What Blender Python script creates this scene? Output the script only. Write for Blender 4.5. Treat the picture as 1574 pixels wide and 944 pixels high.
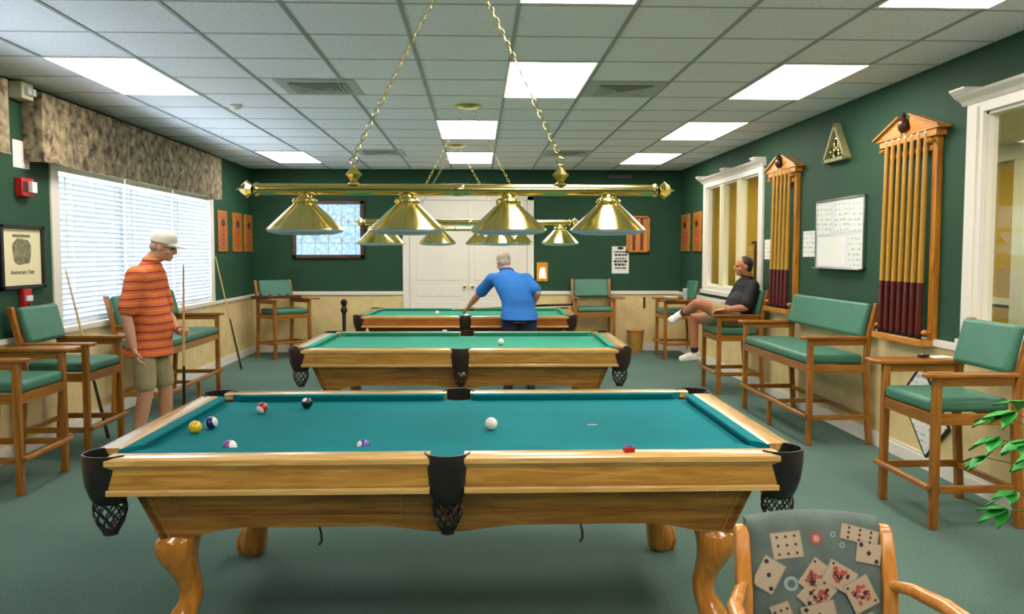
import bpy, math, random
from mathutils import Vector, Matrix
random.seed(7)
PI = math.pi
for o in list(bpy.data.objects): bpy.data.objects.remove(o, do_unlink=True)
S = bpy.context.scene
COL = S.collection

# ---------------------------------------------------------------- camera, world, exposure
cd = bpy.data.cameras.new('camera'); cam = bpy.data.objects.new('camera', cd); COL.objects.link(cam)
cd.sensor_width = 36.0; cd.lens = 36.0 * 1290 / 1574; cd.clip_end = 200
cam.location = (0, 0, 1.48)
cam.rotation_euler = (PI/2 - math.atan(82/1290), 0, -math.atan(52/1290))
S.camera = cam
S.view_settings.view_transform = 'Standard'; S.view_settings.look = 'None'
S.view_settings.gamma = 1.0; S.view_settings.use_curve_mapping = False
S.view_settings.exposure = 1.35
W = bpy.data.worlds.new('daylight'); S.world = W; W.use_nodes = True
W.node_tree.nodes['Background'].inputs[0].default_value = (0.72, 0.84, 1.0, 1)
W.node_tree.nodes['Background'].inputs[1].default_value = 4.5
PANEL_STRENGTH = 6.0          # ceiling light diffusers
NEXT_ROOM_STRENGTH = 7.0

# ---------------------------------------------------------------- materials
def lin(h):
    h = h.lstrip('#'); r = []
    for i in (0, 2, 4):
        c = int(h[i:i+2], 16)/255
        r.append(c/12.92 if c <= .04045 else ((c+.055)/1.055)**2.4)
    return (*r, 1)
def base(name):
    m = bpy.data.materials.new(name); m.use_nodes = True
    return m, m.node_tree.nodes, m.node_tree.links, m.node_tree.nodes['Principled BSDF']
def plain(name, col, rough=.5, metal=0, noise=0, nscale=20, bump=0, coat=0, emis=None, es=0, spec=None):
    m, N, L, b = base(name)
    c = lin(col); b.inputs['Base Color'].default_value = c
    b.inputs['Roughness'].default_value = rough; b.inputs['Metallic'].default_value = metal
    if spec is not None: b.inputs['Specular IOR Level'].default_value = spec
    if coat: b.inputs['Coat Weight'].default_value = coat
    if emis: b.inputs['Emission Color'].default_value = lin(emis); b.inputs['Emission Strength'].default_value = es
    if noise or bump:
        tc = N.new('ShaderNodeTexCoord'); nz = N.new('ShaderNodeTexNoise'); nz.inputs['Scale'].default_value = nscale
        nz.inputs['Detail'].default_value = 4
        L.new(tc.outputs['Object'], nz.inputs['Vector'])
        if noise:
            r = N.new('ShaderNodeValToRGB')
            r.color_ramp.elements[0].position = .3; r.color_ramp.elements[1].position = .7
            r.color_ramp.elements[0].color = (*[x*(1-noise) for x in c[:3]], 1)
            r.color_ramp.elements[1].color = (*[min(1, x*(1+noise)) for x in c[:3]], 1)
            L.new(nz.outputs['Fac'], r.inputs[0]); L.new(r.outputs[0], b.inputs['Base Color'])
        if bump:
            bp = N.new('ShaderNodeBump'); bp.inputs['Strength'].default_value = bump; bp.inputs['Distance'].default_value = .004
            L.new(nz.outputs['Fac'], bp.inputs['Height']); L.new(bp.outputs[0], b.inputs['Normal'])
    return m
def wood(name, c1, c2, axis='x', rough=.35, coat=.3, scale=1.0):
    m, N, L, b = base(name)
    tc = N.new('ShaderNodeTexCoord'); mp = N.new('ShaderNodeMapping')
    s = [14*scale]*3; s['xyz'.index(axis)] = 1.1*scale; mp.inputs['Scale'].default_value = s
    n1 = N.new('ShaderNodeTexNoise'); n1.inputs['Scale'].default_value = 3; n1.inputs['Detail'].default_value = 5; n1.inputs['Distortion'].default_value = 1.2
    r = N.new('ShaderNodeValToRGB'); r.color_ramp.elements[0].position = .35; r.color_ramp.elements[1].position = .68
    r.color_ramp.elements[0].color = lin(c2); r.color_ramp.elements[1].color = lin(c1)
    L.new(tc.outputs['Object'], mp.inputs[0]); L.new(mp.outputs[0], n1.inputs['Vector']); L.new(n1.outputs['Fac'], r.inputs[0])
    L.new(r.outputs[0], b.inputs['Base Color']); b.inputs['Roughness'].default_value = rough; b.inputs['Coat Weight'].default_value = coat
    b.inputs['Coat Roughness'].default_value = .2
    return m
def emitter(name, col, st):
    m, N, L, b = base(name); N.remove(b); e = N.new('ShaderNodeEmission')
    e.inputs[0].default_value = lin(col); e.inputs[1].default_value = st
    L.new(e.outputs[0], N['Material Output'].inputs[0]); return m
def printed(name, paper, ink, sx, sz, dens=.5, axis='y'):
    """paper with unreadable rows of print"""
    m, N, L, b = base(name)
    tc = N.new('ShaderNodeTexCoord'); mp = N.new('ShaderNodeMapping')
    s = [sx, sx, sz]; mp.inputs['Scale'].default_value = s
    nz = N.new('ShaderNodeTexNoise'); nz.inputs['Scale'].default_value = 1; nz.inputs['Detail'].default_value = 1
    sep = N.new('ShaderNodeSeparateXYZ'); mt = N.new('ShaderNodeMath'); mt.operation = 'SINE'
    mu = N.new('ShaderNodeMath'); mu.operation = 'MULTIPLY'; mu.inputs[1].default_value = sz*3
    gt = N.new('ShaderNodeMath'); gt.operation = 'GREATER_THAN'; gt.inputs[1].default_value = .2
    g2 = N.new('ShaderNodeMath'); g2.operation = 'GREATER_THAN'; g2.inputs[1].default_value = 1-dens
    ml = N.new('ShaderNodeMath'); ml.operation = 'MULTIPLY'
    mx = N.new('ShaderNodeMix'); mx.data_type = 'RGBA'; mx.inputs[6].default_value = lin(paper); mx.inputs[7].default_value = lin(ink)
    L.new(tc.outputs['Object'], mp.inputs[0]); L.new(mp.outputs[0], nz.inputs['Vector'])
    L.new(tc.outputs['Object'], sep.inputs[0]); L.new(sep.outputs[2], mu.inputs[0]); L.new(mu.outputs[0], mt.inputs[0]); L.new(mt.outputs[0], gt.inputs[0])
    L.new(nz.outputs['Fac'], g2.inputs[0]); L.new(gt.outputs[0], ml.inputs[0]); L.new(g2.outputs[0], ml.inputs[1])
    L.new(ml.outputs[0], mx.inputs[0]); L.new(mx.outputs[2], b.inputs['Base Color']); b.inputs['Roughness'].default_value = .7
    return m

M = {}
M['green'] = plain('green_wall_paint', '#19472e', .75, noise=.10, nscale=2.5)
M['wainscot'] = plain('cream_wallpaper', '#e0ca90', .7, noise=.10, nscale=6)
M['white'] = plain('white_paint', '#ece9dc', .4)
M['cream'] = plain('cream_paint', '#e6dfb8', .5)
M['yellow'] = plain('yellow_wall_paint', '#c09a1c', .7, noise=.05, nscale=2)
M['offwhite'] = plain('offwhite_plastic', '#d6d3b6', .45)
M['black'] = plain('black_plastic', '#141414', .4)
M['leather'] = plain('black_leather', '#1c1a1c', .35, noise=.3, nscale=40, bump=.3)
M['brownleather'] = plain('brown_leather', '#2e1c18', .4, noise=.3, nscale=40, bump=.3)
M['brass'] = plain('polished_brass', '#e2cf80', .17, 1)
M['enamel'] = plain('white_enamel', '#dfe3e8', .35)
M['lens'] = plain('frosted_lens', '#c6cde0', .35)
M['bulb'] = plain('frosted_bulb', '#f2f0e6', .3)
M['vinyl'] = plain('green_vinyl', '#437e68', .42, noise=.08, nscale=8, bump=.08)
M['cloth'] = plain('teal_billiard_cloth', '#067a80', .85, noise=.06, nscale=3, spec=.15)
M['cloth2'] = plain('green_billiard_cloth', '#3a9c82', .85, noise=.06, nscale=3, spec=.15)
M['red'] = plain('red_plastic', '#b81e1e', .4)
M['paper'] = plain('white_paper', '#e9ece4', .7)
M['print'] = printed('printed_sheet', '#e4e8e0', '#b2b7b4', 38, 48, .47)
M['printblack'] = printed('bold_printed_sheet', '#e2e6dc', '#20241f', 14, 22, .56)
M['skin'] = plain('skin', '#d09a78', .5, noise=.07, nscale=12)
M['skin2'] = plain('skin_tan', '#b87a55', .5, noise=.07, nscale=12)
M['hairgrey'] = plain('grey_hair', '#a39c8c', .7, noise=.3, nscale=60, bump=.6)
M['hairdark'] = plain('dark_hair', '#2a201c', .6, noise=.3, nscale=60, bump=.6)
M['capcloth'] = plain('white_cap_cloth', '#dcd8c6', .8, bump=.2, nscale=90)
M['khaki'] = plain('khaki_cloth', '#a59a72', .85, noise=.12, nscale=14, bump=.2)
M['navy'] = plain('navy_cloth', '#1a1c34', .8, noise=.15, nscale=14)
M['blueshirt'] = plain('blue_knit', '#2374c4', .8, noise=.08, nscale=9, bump=.15)
M['blackshirt'] = plain('black_knit', '#15171a', .75, noise=.2, nscale=9, bump=.15)
M['shoe'] = plain('white_leather', '#e9e7e0', .45)
M['sock'] = plain('dark_sock', '#222222', .9)
M['dark'] = plain('dark_iron', '#1c1a16', .5)
M['silver'] = plain('silver_metal', '#c8c8c4', .25, 1)
M['leaf'] = plain('green_leaf', '#2f9a3a', .4, noise=.25, nscale=25)
M['stem'] = plain('plant_stem', '#4a6b2a', .6)
M['pot'] = plain('terracotta', '#8a4a2c', .7)
M['basket'] = plain('wicker', '#b58a3e', .7, noise=.3, nscale=45, bump=.6)
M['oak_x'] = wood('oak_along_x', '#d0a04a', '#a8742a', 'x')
M['oak_y'] = wood('oak_along_y', '#d0a04a', '#a8742a', 'y')
M['oak_z'] = wood('oak_along_z', '#c8944a', '#9c6526', 'z')
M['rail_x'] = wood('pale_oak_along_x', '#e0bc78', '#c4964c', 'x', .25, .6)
M['rail_y'] = wood('pale_oak_along_y', '#e0bc78', '#c4964c', 'y', .25, .6)
M['apron'] = wood('oak_apron', '#c08a3a', '#8e5a1c', 'x', .35, .3, .7)
M['legwood'] = wood('golden_leg_wood', '#cc8a2c', '#b4701e', 'z', .15, .9)
M['cherry_x'] = wood('cherry_wood', '#c87424', '#a8561a', 'x', .3, .5)
M['redwood'] = wood('dark_red_wood', '#7a1f14', '#5a140c', 'x', .3, .5)
M['ch_x'] = wood('chair_oak_along_x', '#b4741e', '#845010', 'x', .35, .4)
M['ch_y'] = wood('chair_oak_along_y', '#b4741e', '#845010', 'y', .35, .4)
M['ch_z'] = wood('chair_oak_along_z', '#b4741e', '#845010', 'z', .35, .4)
M['rack_z'] = wood('rack_oak_along_z', '#cf8f30', '#a5651c', 'z', .3, .5)
M['rack_y'] = wood('rack_oak_along_y', '#dc9a34', '#b87420', 'y', .3, .5)
M['cardwood'] = wood('honey_wood', '#dc9a4a', '#c07a30', 'z', .22, .7)
M['mahogany'] = wood('mahogany', '#5a2a18', '#3a1810', 'x', .3, .4)
M['cue_light'] = plain('maple_shaft', '#d0b070', .25, coat=.5)
M['cue_gold'] = plain('golden_shaft', '#b98c2c', .25, coat=.5)
M['cue_red'] = plain('dark_red_butt', '#5a1a16', .2, coat=.6)
M['cue_black'] = plain('black_butt', '#1a1714', .25, coat=.6)
M['tip'] = plain('cue_tip_white', '#dcdcd2', .5)
M['panel'] = emitter('fluorescent_diffuser', '#fff1e8', PANEL_STRENGTH)
M['panel_next'] = emitter('next_room_diffuser', '#fff6dc', NEXT_ROOM_STRENGTH)

# carpet
def carpet():
    m, N, L, b = base('green_carpet')
    tc = N.new('ShaderNodeTexCoord')
    n1 = N.new('ShaderNodeTexNoise'); n1.inputs['Scale'].default_value = 140; n1.inputs['Detail'].default_value = 3
    n2 = N.new('ShaderNodeTexNoise'); n2.inputs['Scale'].default_value = 1.3
    r = N.new('ShaderNodeValToRGB'); r.color_ramp.elements[0].position = .32; r.color_ramp.elements[1].position = .7
    r.color_ramp.elements[0].color = lin('#48645a'); r.color_ramp.elements[1].color = lin('#708c80')
    r2 = N.new('ShaderNodeValToRGB'); r2.color_ramp.elements[0].color = (.8, .8, .8, 1); r2.color_ramp.elements[1].color = (1.1, 1.1, 1.1, 1)
    mx = N.new('ShaderNodeMix'); mx.data_type = 'RGBA'; mx.blend_type = 'MULTIPLY'; mx.inputs[0].default_value = 1
    L.new(tc.outputs['Object'], n1.inputs['Vector']); L.new(tc.outputs['Object'], n2.inputs['Vector'])
    L.new(n1.outputs['Fac'], r.inputs[0]); L.new(n2.outputs['Fac'], r2.inputs[0])
    L.new(r.outputs[0], mx.inputs[6]); L.new(r2.outputs[0], mx.inputs[7]); L.new(mx.outputs[2], b.inputs['Base Color'])
    bp = N.new('ShaderNodeBump'); bp.inputs['Strength'].default_value = .5; bp.inputs['Distance'].default_value = .004
    L.new(n1.outputs['Fac'], bp.inputs['Height']); L.new(bp.outputs[0], b.inputs['Normal'])
    b.inputs['Roughness'].default_value = .95; b.inputs['Specular IOR Level'].default_value = .1
    return m
M['carpet'] = carpet()
def tile():
    m, N, L, b = base('ceiling_tile')
    tc = N.new('ShaderNodeTexCoord'); n1 = N.new('ShaderNodeTexNoise'); n1.inputs['Scale'].default_value = 70; n1.inputs['Detail'].default_value = 4
    r = N.new('ShaderNodeValToRGB'); r.color_ramp.elements[0].position = .3; r.color_ramp.elements[1].position = .6
    r.color_ramp.elements[0].color = lin('#e6e4ea'); r.color_ramp.elements[1].color = lin('#f8f6fa')
    L.new(tc.outputs['Object'], n1.inputs['Vector']); L.new(n1.outputs['Fac'], r.inputs[0]); L.new(r.outputs[0], b.inputs['Base Color'])
    b.inputs['Roughness'].default_value = .9
    return m
M['tile'] = tile()
M['grid'] = plain('ceiling_grid_metal', '#9a9c9c', .5)
M['grid2'] = plain('ceiling_tile_seam', '#c2c4c4', .6)
M['ventmat'] = plain('vent_metal', '#b9bdb6', .5)
def glass():
    m, N, L, b = base('window_glass'); N.remove(b)
    t = N.new('ShaderNodeBsdfTransparent'); g = N.new('ShaderNodeBsdfGlossy'); g.inputs['Roughness'].default_value = .03
    f = N.new('ShaderNodeValue'); f.outputs[0].default_value = .07; mx = N.new('ShaderNodeMixShader')
    t.inputs[0].default_value = (.96, .98, .97, 1)
    L.new(f.outputs[0], mx.inputs[0]); L.new(t.outputs[0], mx.inputs[1]); L.new(g.outputs[0], mx.inputs[2])
    L.new(mx.outputs[0], N['Material Output'].inputs[0]); return m
M['glass'] = glass()
def slat():
    m, N, L, b = base('blind_slat'); N.remove(b)
    d = N.new('ShaderNodeBsdfDiffuse'); t = N.new('ShaderNodeBsdfTranslucent'); mx = N.new('ShaderNodeMixShader'); mx.inputs[0].default_value = .22
    d.inputs[0].default_value = (.85, .87, .88, 1); t.inputs[0].default_value = (.8, .86, .95, 1)
    L.new(d.outputs[0], mx.inputs[1]); L.new(t.outputs[0], mx.inputs[2]); L.new(mx.outputs[0], N['Material Output'].inputs[0]); return m
M['slat'] = slat()
def floral():
    m, N, L, b = base('floral_valance_fabric')
    tc = N.new('ShaderNodeTexCoord'); v = N.new('ShaderNodeTexVoronoi'); v.inputs['Scale'].default_value = 9
    nz = N.new('ShaderNodeTexNoise'); nz.inputs['Scale'].default_value = 13; nz.inputs['Detail'].default_value = 2; nz.inputs['Distortion'].default_value = .7
    r = N.new('ShaderNodeValToRGB'); e = r.color_ramp.elements
    e[0].position = .38; e[0].color = lin('#4a3a30'); e[1].position = .64; e[1].color = lin('#c2b187')
    x = e.new(.42); x.color = lin('#7c6c62'); x = e.new(.5); x.color = lin('#8b8a5c'); x = e.new(.58); x.color = lin('#a08a72')
    r2 = N.new('ShaderNodeValToRGB'); r2.color_ramp.elements[0].color = lin('#c8b48a'); r2.color_ramp.elements[1].color = lin('#5a4a40'); r2.color_ramp.elements[1].position = .6
    mx = N.new('ShaderNodeMix'); mx.data_type = 'RGBA'; mx.inputs[0].default_value = .35
    L.new(tc.outputs['Object'], v.inputs['Vector']); L.new(tc.outputs['Object'], nz.inputs['Vector'])
    L.new(nz.outputs['Fac'], r.inputs[0]); L.new(v.outputs['Distance'], r2.inputs[0])
    L.new(r.outputs[0], mx.inputs[6]); L.new(r2.outputs[0], mx.inputs[7]); L.new(mx.outputs[2], b.inputs['Base Color']); b.inputs['Roughness'].default_value = .9
    return m
M['floral'] = floral()
def striped():
    m, N, L, b = base('orange_striped_knit')
    tc = N.new('ShaderNodeTexCoord'); sep = N.new('ShaderNodeSeparateXYZ'); nz = N.new('ShaderNodeTexNoise'); nz.inputs['Scale'].default_value = 5
    ad = N.new('ShaderNodeMath'); ad.operation = 'MULTIPLY_ADD'; ad.inputs[1].default_value = .035
    mu = N.new('ShaderNodeMath'); mu.operation = 'MULTIPLY'; mu.inputs[1].default_value = 1/.062
    fr = N.new('ShaderNodeMath'); fr.operation = 'FRACT'
    r = N.new('ShaderNodeValToRGB'); r.color_ramp.interpolation = 'CONSTANT'; e = r.color_ramp.elements
    e[0].position = 0; e[0].color = lin('#e2733f'); e[1].position = .84; e[1].color = lin('#8e3a2a')
    x = e.new(.35); x.color = lin('#ec8a3c'); x = e.new(.55); x.color = lin('#dd6a44')
    L.new(tc.outputs['Object'], sep.inputs[0]); L.new(tc.outputs['Object'], nz.inputs['Vector'])
    L.new(nz.outputs['Fac'], ad.inputs[0]); L.new(sep.outputs[2], ad.inputs[2]); L.new(ad.outputs[0], mu.inputs[0]); L.new(mu.outputs[0], fr.inputs[0])
    L.new(fr.outputs[0], r.inputs[0]); L.new(r.outputs[0], b.inputs['Base Color']); b.inputs['Roughness'].default_value = .85
    return m
M['striped'] = striped()
def stained():
    m, N, L, b = base('pale_blue_leaded_glass')
    tc = N.new('ShaderNodeTexCoord'); v = N.new('ShaderNodeTexVoronoi'); v.feature = 'DISTANCE_TO_EDGE'; v.inputs['Scale'].default_value = 16
    r = N.new('ShaderNodeValToRGB'); r.color_ramp.elements[0].position = .02; r.color_ramp.elements[1].position = .2
    r.color_ramp.elements[0].color = lin('#7fa6c4'); r.color_ramp.elements[1].color = lin('#a9cfe4')
    L.new(tc.outputs['Object'], v.inputs['Vector']); L.new(v.outputs['Distance'], r.inputs[0]); L.new(r.outputs[0], b.inputs['Base Color'])
    L.new(r.outputs[0], b.inputs['Emission Color']); b.inputs['Emission Strength'].default_value = .45; b.inputs['Roughness'].default_value = .2  # slight emission stands in for light coming through from behind
    return m
M['stained'] = stained()
def ballmat(name, col, stripe=False):
    m, N, L, b = base(name)
    tc = N.new('ShaderNodeTexCoord'); sep = N.new('ShaderNodeSeparateXYZ'); L.new(tc.outputs['Object'], sep.inputs[0])
    R = .0265
    def cond(val, thr, op):
        g = N.new('ShaderNodeMath'); g.operation = op; g.inputs[1].default_value = thr; L.new(val, g.inputs[0]); return g.outputs[0]
    ab = N.new('ShaderNodeMath'); ab.operation = 'ABSOLUTE'; L.new(sep.outputs[2], ab.inputs[0])
    st = cond(ab.outputs[0], R*.55, 'LESS_THAN')
    spot = cond(sep.outputs[1], R*.88, 'GREATER_THAN')
    mx = N.new('ShaderNodeMix'); mx.data_type = 'RGBA'; mx.inputs[6].default_value = lin('#ece8dc'); mx.inputs[7].default_value = lin(col)
    if stripe: L.new(st, mx.inputs[0])
    else: mx.inputs[0].default_value = 1
    m2 = N.new('ShaderNodeMix'); m2.data_type = 'RGBA'; L.new(spot, m2.inputs[0]); L.new(mx.outputs[2], m2.inputs[6]); m2.inputs[7].default_value = lin('#ece8dc')
    L.new(m2.outputs[2], b.inputs['Base Color']); b.inputs['Roughness'].default_value = .12; b.inputs['Coat Weight'].default_value = .5
    return m

# ---------------------------------------------------------------- mesh builder
class MB:
    def __init__(s): s.v = []; s.f = []; s.mi = []
    def add(s, vs, fs, mi=0):
        n = len(s.v); s.v += [Vector(v) for v in vs]
        for f in fs: s.f.append([i+n for i in f]); s.mi.append(mi)
        return s
    def box(s, c, size, mi=0, rot=None):
        x, y, z = size[0]/2, size[1]/2, size[2]/2; c = Vector(c)
        vs = [Vector((a*x, b*y, d*z)) for a in (-1, 1) for b in (-1, 1) for d in (-1, 1)]
        if rot is not None: vs = [rot @ v for v in vs]
        return s.add([v+c for v in vs], [(0,1,3,2),(4,6,7,5),(0,4,5,1),(2,3,7,6),(0,2,6,4),(1,5,7,3)], mi)
    def bb(s, x0, x1, y0, y1, z0, z1, mi=0):
        return s.box(((x0+x1)/2, (y0+y1)/2, (z0+z1)/2), (abs(x1-x0), abs(y1-y0), abs(z1-z0)), mi)
    def bar(s, p0, p1, w, h, mi=0, up=(0,0,1)):
        p0 = Vector(p0); p1 = Vector(p1); d = (p1-p0).normalized(); u = Vector(up)
        if abs(d.dot(u)) > .98: u = Vector((0, 1, 0))
        sd = d.cross(u).normalized(); u = sd.cross(d)
        vs = [p + sd*a*w/2 + u*b*h/2 for p in (p0, p1) for a, b in ((-1,-1),(1,-1),(1,1),(-1,1))]
        return s.add(vs, [(0,1,2,3),(7,6,5,4),(0,4,5,1),(1,5,6,2),(2,6,7,3),(3,7,4,0)], mi)
    def prism(s, poly, a0, a1, plane='xy', mi=0):
        def P(p, a): return {'xy': (p[0], p[1], a), 'xz': (p[0], a, p[1]), 'yz': (a, p[0], p[1])}[plane]
        n = len(poly); vs = [P(p, a0) for p in poly] + [P(p, a1) for p in poly]
        fs = [tuple(range(n))[::-1], tuple(range(n, 2*n))] + [(i, (i+1) % n, n+(i+1) % n, n+i) for i in range(n)]
        return s.add(vs, fs, mi)
    def loft(s, rings, mi=0, cap=True, closed=False):
        n = len(rings[0]); vs = [p for r in rings for p in r]; fs = []
        k = len(rings)
        for i in range(k-1 if not closed else k):
            for j in range(n):
                fs.append((i*n+j, i*n+(j+1) % n, ((i+1) % k)*n+(j+1) % n, ((i+1) % k)*n+j))
        if cap and not closed: fs += [tuple(range(n))[::-1], tuple(range((k-1)*n, k*n))]
        return s.add(vs, fs, mi)
    def tube(s, pts, rad, seg=10, mi=0, cap=True, closed=False):
        pts = [Vector(p) for p in pts]; k = len(pts)
        if not isinstance(rad, (list, tuple)): rad = [rad]*k
        rings = []; ref = None
        for i, p in enumerate(pts):
            if closed: d = pts[(i+1) % k]-pts[i-1]
            else: d = pts[min(i+1, k-1)]-pts[max(i-1, 0)]
            d.normalize()
            if ref is None:
                ref = Vector((0, 0, 1)) if abs(d.z) < .9 else Vector((1, 0, 0))
            sd = d.cross(ref).normalized(); u = sd.cross(d).normalized(); ref = u
            rings.append([p + (sd*math.cos(t)+u*math.sin(t))*rad[i] for t in [2*PI*j/seg for j in range(seg)]])
        return s.loft(rings, mi, cap, closed)
    def lathe(s, prof, c=(0,0,0), seg=24, mi=0, axis='z', cap=True):
        c = Vector(c); rings = []
        for r, z in prof:
            ring = []
            for j in range(seg):
                t = 2*PI*j/seg; a, b = r*math.cos(t), r*math.sin(t)
                ring.append(c + Vector({'z': (a, b, z), 'x': (z, a, b), 'y': (b, z, a)}[axis]))
            rings.append(ring)
        return s.loft(rings, mi, cap)
    def ell(s, c, rad, mi=0, seg=16, rings=10, M3=None):
        c = Vector(c); R = []
        for i in range(rings+1):
            t = PI*i/rings; z = math.cos(t); r = max(math.sin(t), .01)
            ring = []
            for j in range(seg):
                a = -2*PI*j/seg
                v = Vector((r*math.cos(a)*rad[0], r*math.sin(a)*rad[1], z*rad[2]))
                if M3 is not None: v = M3 @ v
                ring.append(c+v)
            R.append(ring)
        return s.loft(R, mi)
    def build(s, name, mats, parent=None, smooth=False, bevel=0, bseg=2, loc=None, rotz=0, remesh=0, subsurf=0, smoothit=0):
        me = bpy.data.meshes.new(name); me.from_pydata([tuple(v) for v in s.v], [], s.f); me.validate()
        if not isinstance(mats, (list, tuple)): mats = [mats]
        for m in mats: me.materials.append(m)
        if len(mats) > 1:
            for p, i in zip(me.polygons, s.mi): p.material_index = i
        import bmesh
        bm = bmesh.new(); bm.from_mesh(me); bmesh.ops.recalc_face_normals(bm, faces=bm.faces); bm.to_mesh(me); bm.free()
        if smooth or remesh or bevel:
            for p in me.polygons: p.use_smooth = True
            if not remesh: me.set_sharp_from_angle(angle=math.radians(42))
        o = bpy.data.objects.new(name, me); COL.objects.link(o)
        if parent: o.parent = parent
        if loc: o.location = loc
        if rotz: o.rotation_euler.z = rotz
        if remesh:
            md = o.modifiers.new('remesh', 'REMESH'); md.mode = 'VOXEL'; md.voxel_size = remesh; md.use_smooth_shade = True
            sm = o.modifiers.new('smooth', 'SMOOTH'); sm.factor = .5; sm.iterations = smoothit or 3
        if bevel:
            b = o.modifiers.new('bevel', 'BEVEL'); b.width = bevel; b.segments = bseg; b.limit_method = 'ANGLE'; b.angle_limit = math.radians(35)
        if subsurf:
            sb = o.modifiers.new('sub', 'SUBSURF'); sb.levels = subsurf; sb.render_levels = subsurf
        return o
def tag(o, label, cat=None, group=None, kind=None):
    if label: o['label'] = label
    if cat: o['category'] = cat
    if group: o['group'] = group
    if kind: o['kind'] = kind
    return o
def thing(name, label, cat, loc=(0,0,0), rotz=0, group=None):
    o = bpy.data.objects.new(name, None); COL.objects.link(o); o.location = loc; o.rotation_euler.z = rotz
    o.empty_display_size = .1
    return tag(o, label, cat, group)
def struct(mb, name, mats, parent=None, **k):
    o = mb.build(name, mats, parent, **k)
    o['kind'] = 'structure'
    return o
def copy_tree(o, parent=None):
    c = o.copy(); COL.objects.link(c); c.parent = parent
    for ch in list(o.children): copy_tree(ch, c)
    return c
def rz(a): return Matrix.Rotation(a, 3, 'Z')
def rx(a): return Matrix.Rotation(a, 3, 'X')
def ry(a): return Matrix.Rotation(a, 3, 'Y')

# ---------------------------------------------------------------- room
LX, RX, BY, FY, CZ = -3.37, 3.08, 12.7, -3.0, 2.74
T = .15
TR = .06
struct(MB().bb(LX-T, 6.2, FY-T, BY+T, -.1, 0), 'floor', M['carpet'])
cl = struct(MB().bb(LX-T, RX+TR, FY-T, BY+T, CZ, CZ+.1), 'ceiling', M['tile'])
g = MB()
xs = [-2.79+.6*k for k in range(0, 10)]
for x in xs: g.bb(x-.011, x+.011, FY, BY, CZ-.006, CZ)
g.build('ceiling_grid', M['grid'], cl)
g = MB(); y = 5.57-.615*14
while y < BY:
    g.bb(LX, RX, y-.007, y+.007, CZ-.004, CZ); y += .615
g.build('ceiling_seam', M['grid2'], cl)
# left wall with two windows
W1 = (6.85, 10.80, .86, 2.25); W0 = (3.3, 5.75, .86, 2.25)
def wall_x(name, x0, x1, holes, mat, y0=FY, y1=BY, zt=CZ):
    mb = MB(); y = y0
    for (a, b, z0, z1) in sorted(holes):
        mb.bb(x0, x1, y, a, 0, zt); mb.bb(x0, x1, a, b, 0, z0); mb.bb(x0, x1, a, b, z1, zt); y = b
    mb.bb(x0, x1, y, y1, 0, zt)
    return struct(mb, name, mat)
wall_x('wall_left', LX-T, LX, [W0, W1], M['green'])
R1 = (9.10, 11.22, 1.06, 2.36); R2 = (2.95, 5.02, 1.00, 2.34)
wall_x('wall_right', RX, RX+TR, [R1, R2], M['green'])
struct(MB().bb(LX-T, RX+TR, BY, BY+T, 0, CZ), 'wall_back', M['green'])
struct(MB().bb(LX-T, RX+TR, FY-T, FY, 0, CZ), 'wall_front', M['green'])
# wainscot, chair rail, baseboard
RZ = .885
def trimset(n, side):
    if side == 'left': f = lambda mb, d, z0, z1: mb.bb(LX, LX+d, FY, BY, z0, z1)
    elif side == 'right': f = lambda mb, d, z0, z1: mb.bb(RX-d, RX, FY, BY, z0, z1)
    else: return
    struct(f(MB(), .008, .1, RZ-.02 if side == 'right' else .84), 'trim_%d' % n, M['wainscot'])
    mb = f(MB(), .03, (RZ-.025) if side == 'right' else .84, (RZ+.02) if side == 'right' else .875); struct(mb, 'trim_%d' % (n+1), M['white'])
    mb = f(MB(), .016, 0, .11); f(mb, .02, 0, .085); struct(mb, 'baseboard_%s' % side, M['white'])
trimset(1, 'left'); trimset(3, 'right')
DX0, DX1 = -1.13, .84
mb = MB(); mb.bb(LX+.01, DX0, BY-.008, BY, .1, RZ); mb.bb(DX1, RX-.01, BY-.008, BY, .1, RZ); struct(mb, 'trim_5', M['wainscot'])
mb = MB(); mb.bb(LX+.03, DX0, BY-.03, BY, RZ-.02, RZ+.03); mb.bb(DX1, RX-.03, BY-.03, BY, RZ-.02, RZ+.03); struct(mb, 'trim_6', M['white'])
mb = MB(); mb.bb(LX+.02, DX0, BY-.018, BY, 0, .11); mb.bb(DX1, RX-.02, BY-.018, BY, 0, .11); struct(mb, 'baseboard_back', M['white'])

# left windows: frame, sash bars, glass
def left_window(n, W):
    y0, y1, z0, z1 = W
    root = thing('window_%d' % n, None, None, (LX, 0, 0)); root['kind'] = 'structure'; del_cat(root)
    mb = MB()
    for a, b in ((y0, y0+.07), (y1-.07, y1)): mb.bb(-.12, .012, a, b, z0, z1)
    mb.bb(-.12, .014, y0, y1, z1-.06, z1); mb.bb(-.12, .02, y0-.03, y1+.03, z0-.03, z0+.02)
    k = 3
    for i in range(1, k):
        yy = y0+(y1-y0)*i/k; mb.bb(-.12, -.05, yy-.035, yy+.035, z0, z1)
    mb.bb(.0, .014, y0-.06, y0, z0-.02, z1+.05); mb.bb(.0, .014, y1, y1+.06, z0-.02, z1+.05)
    mb.build('window_frame', M['white'], root)
    MB().bb(-.10, -.094, y0+.05, y1-.05, z0+.02, z1-.05).build('pane', M['glass'], root)
def del_cat(o):
    for k in ('category', 'label'):
        if k in o: del o[k]
left_window(1, W1); left_window(2, W0)
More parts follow.
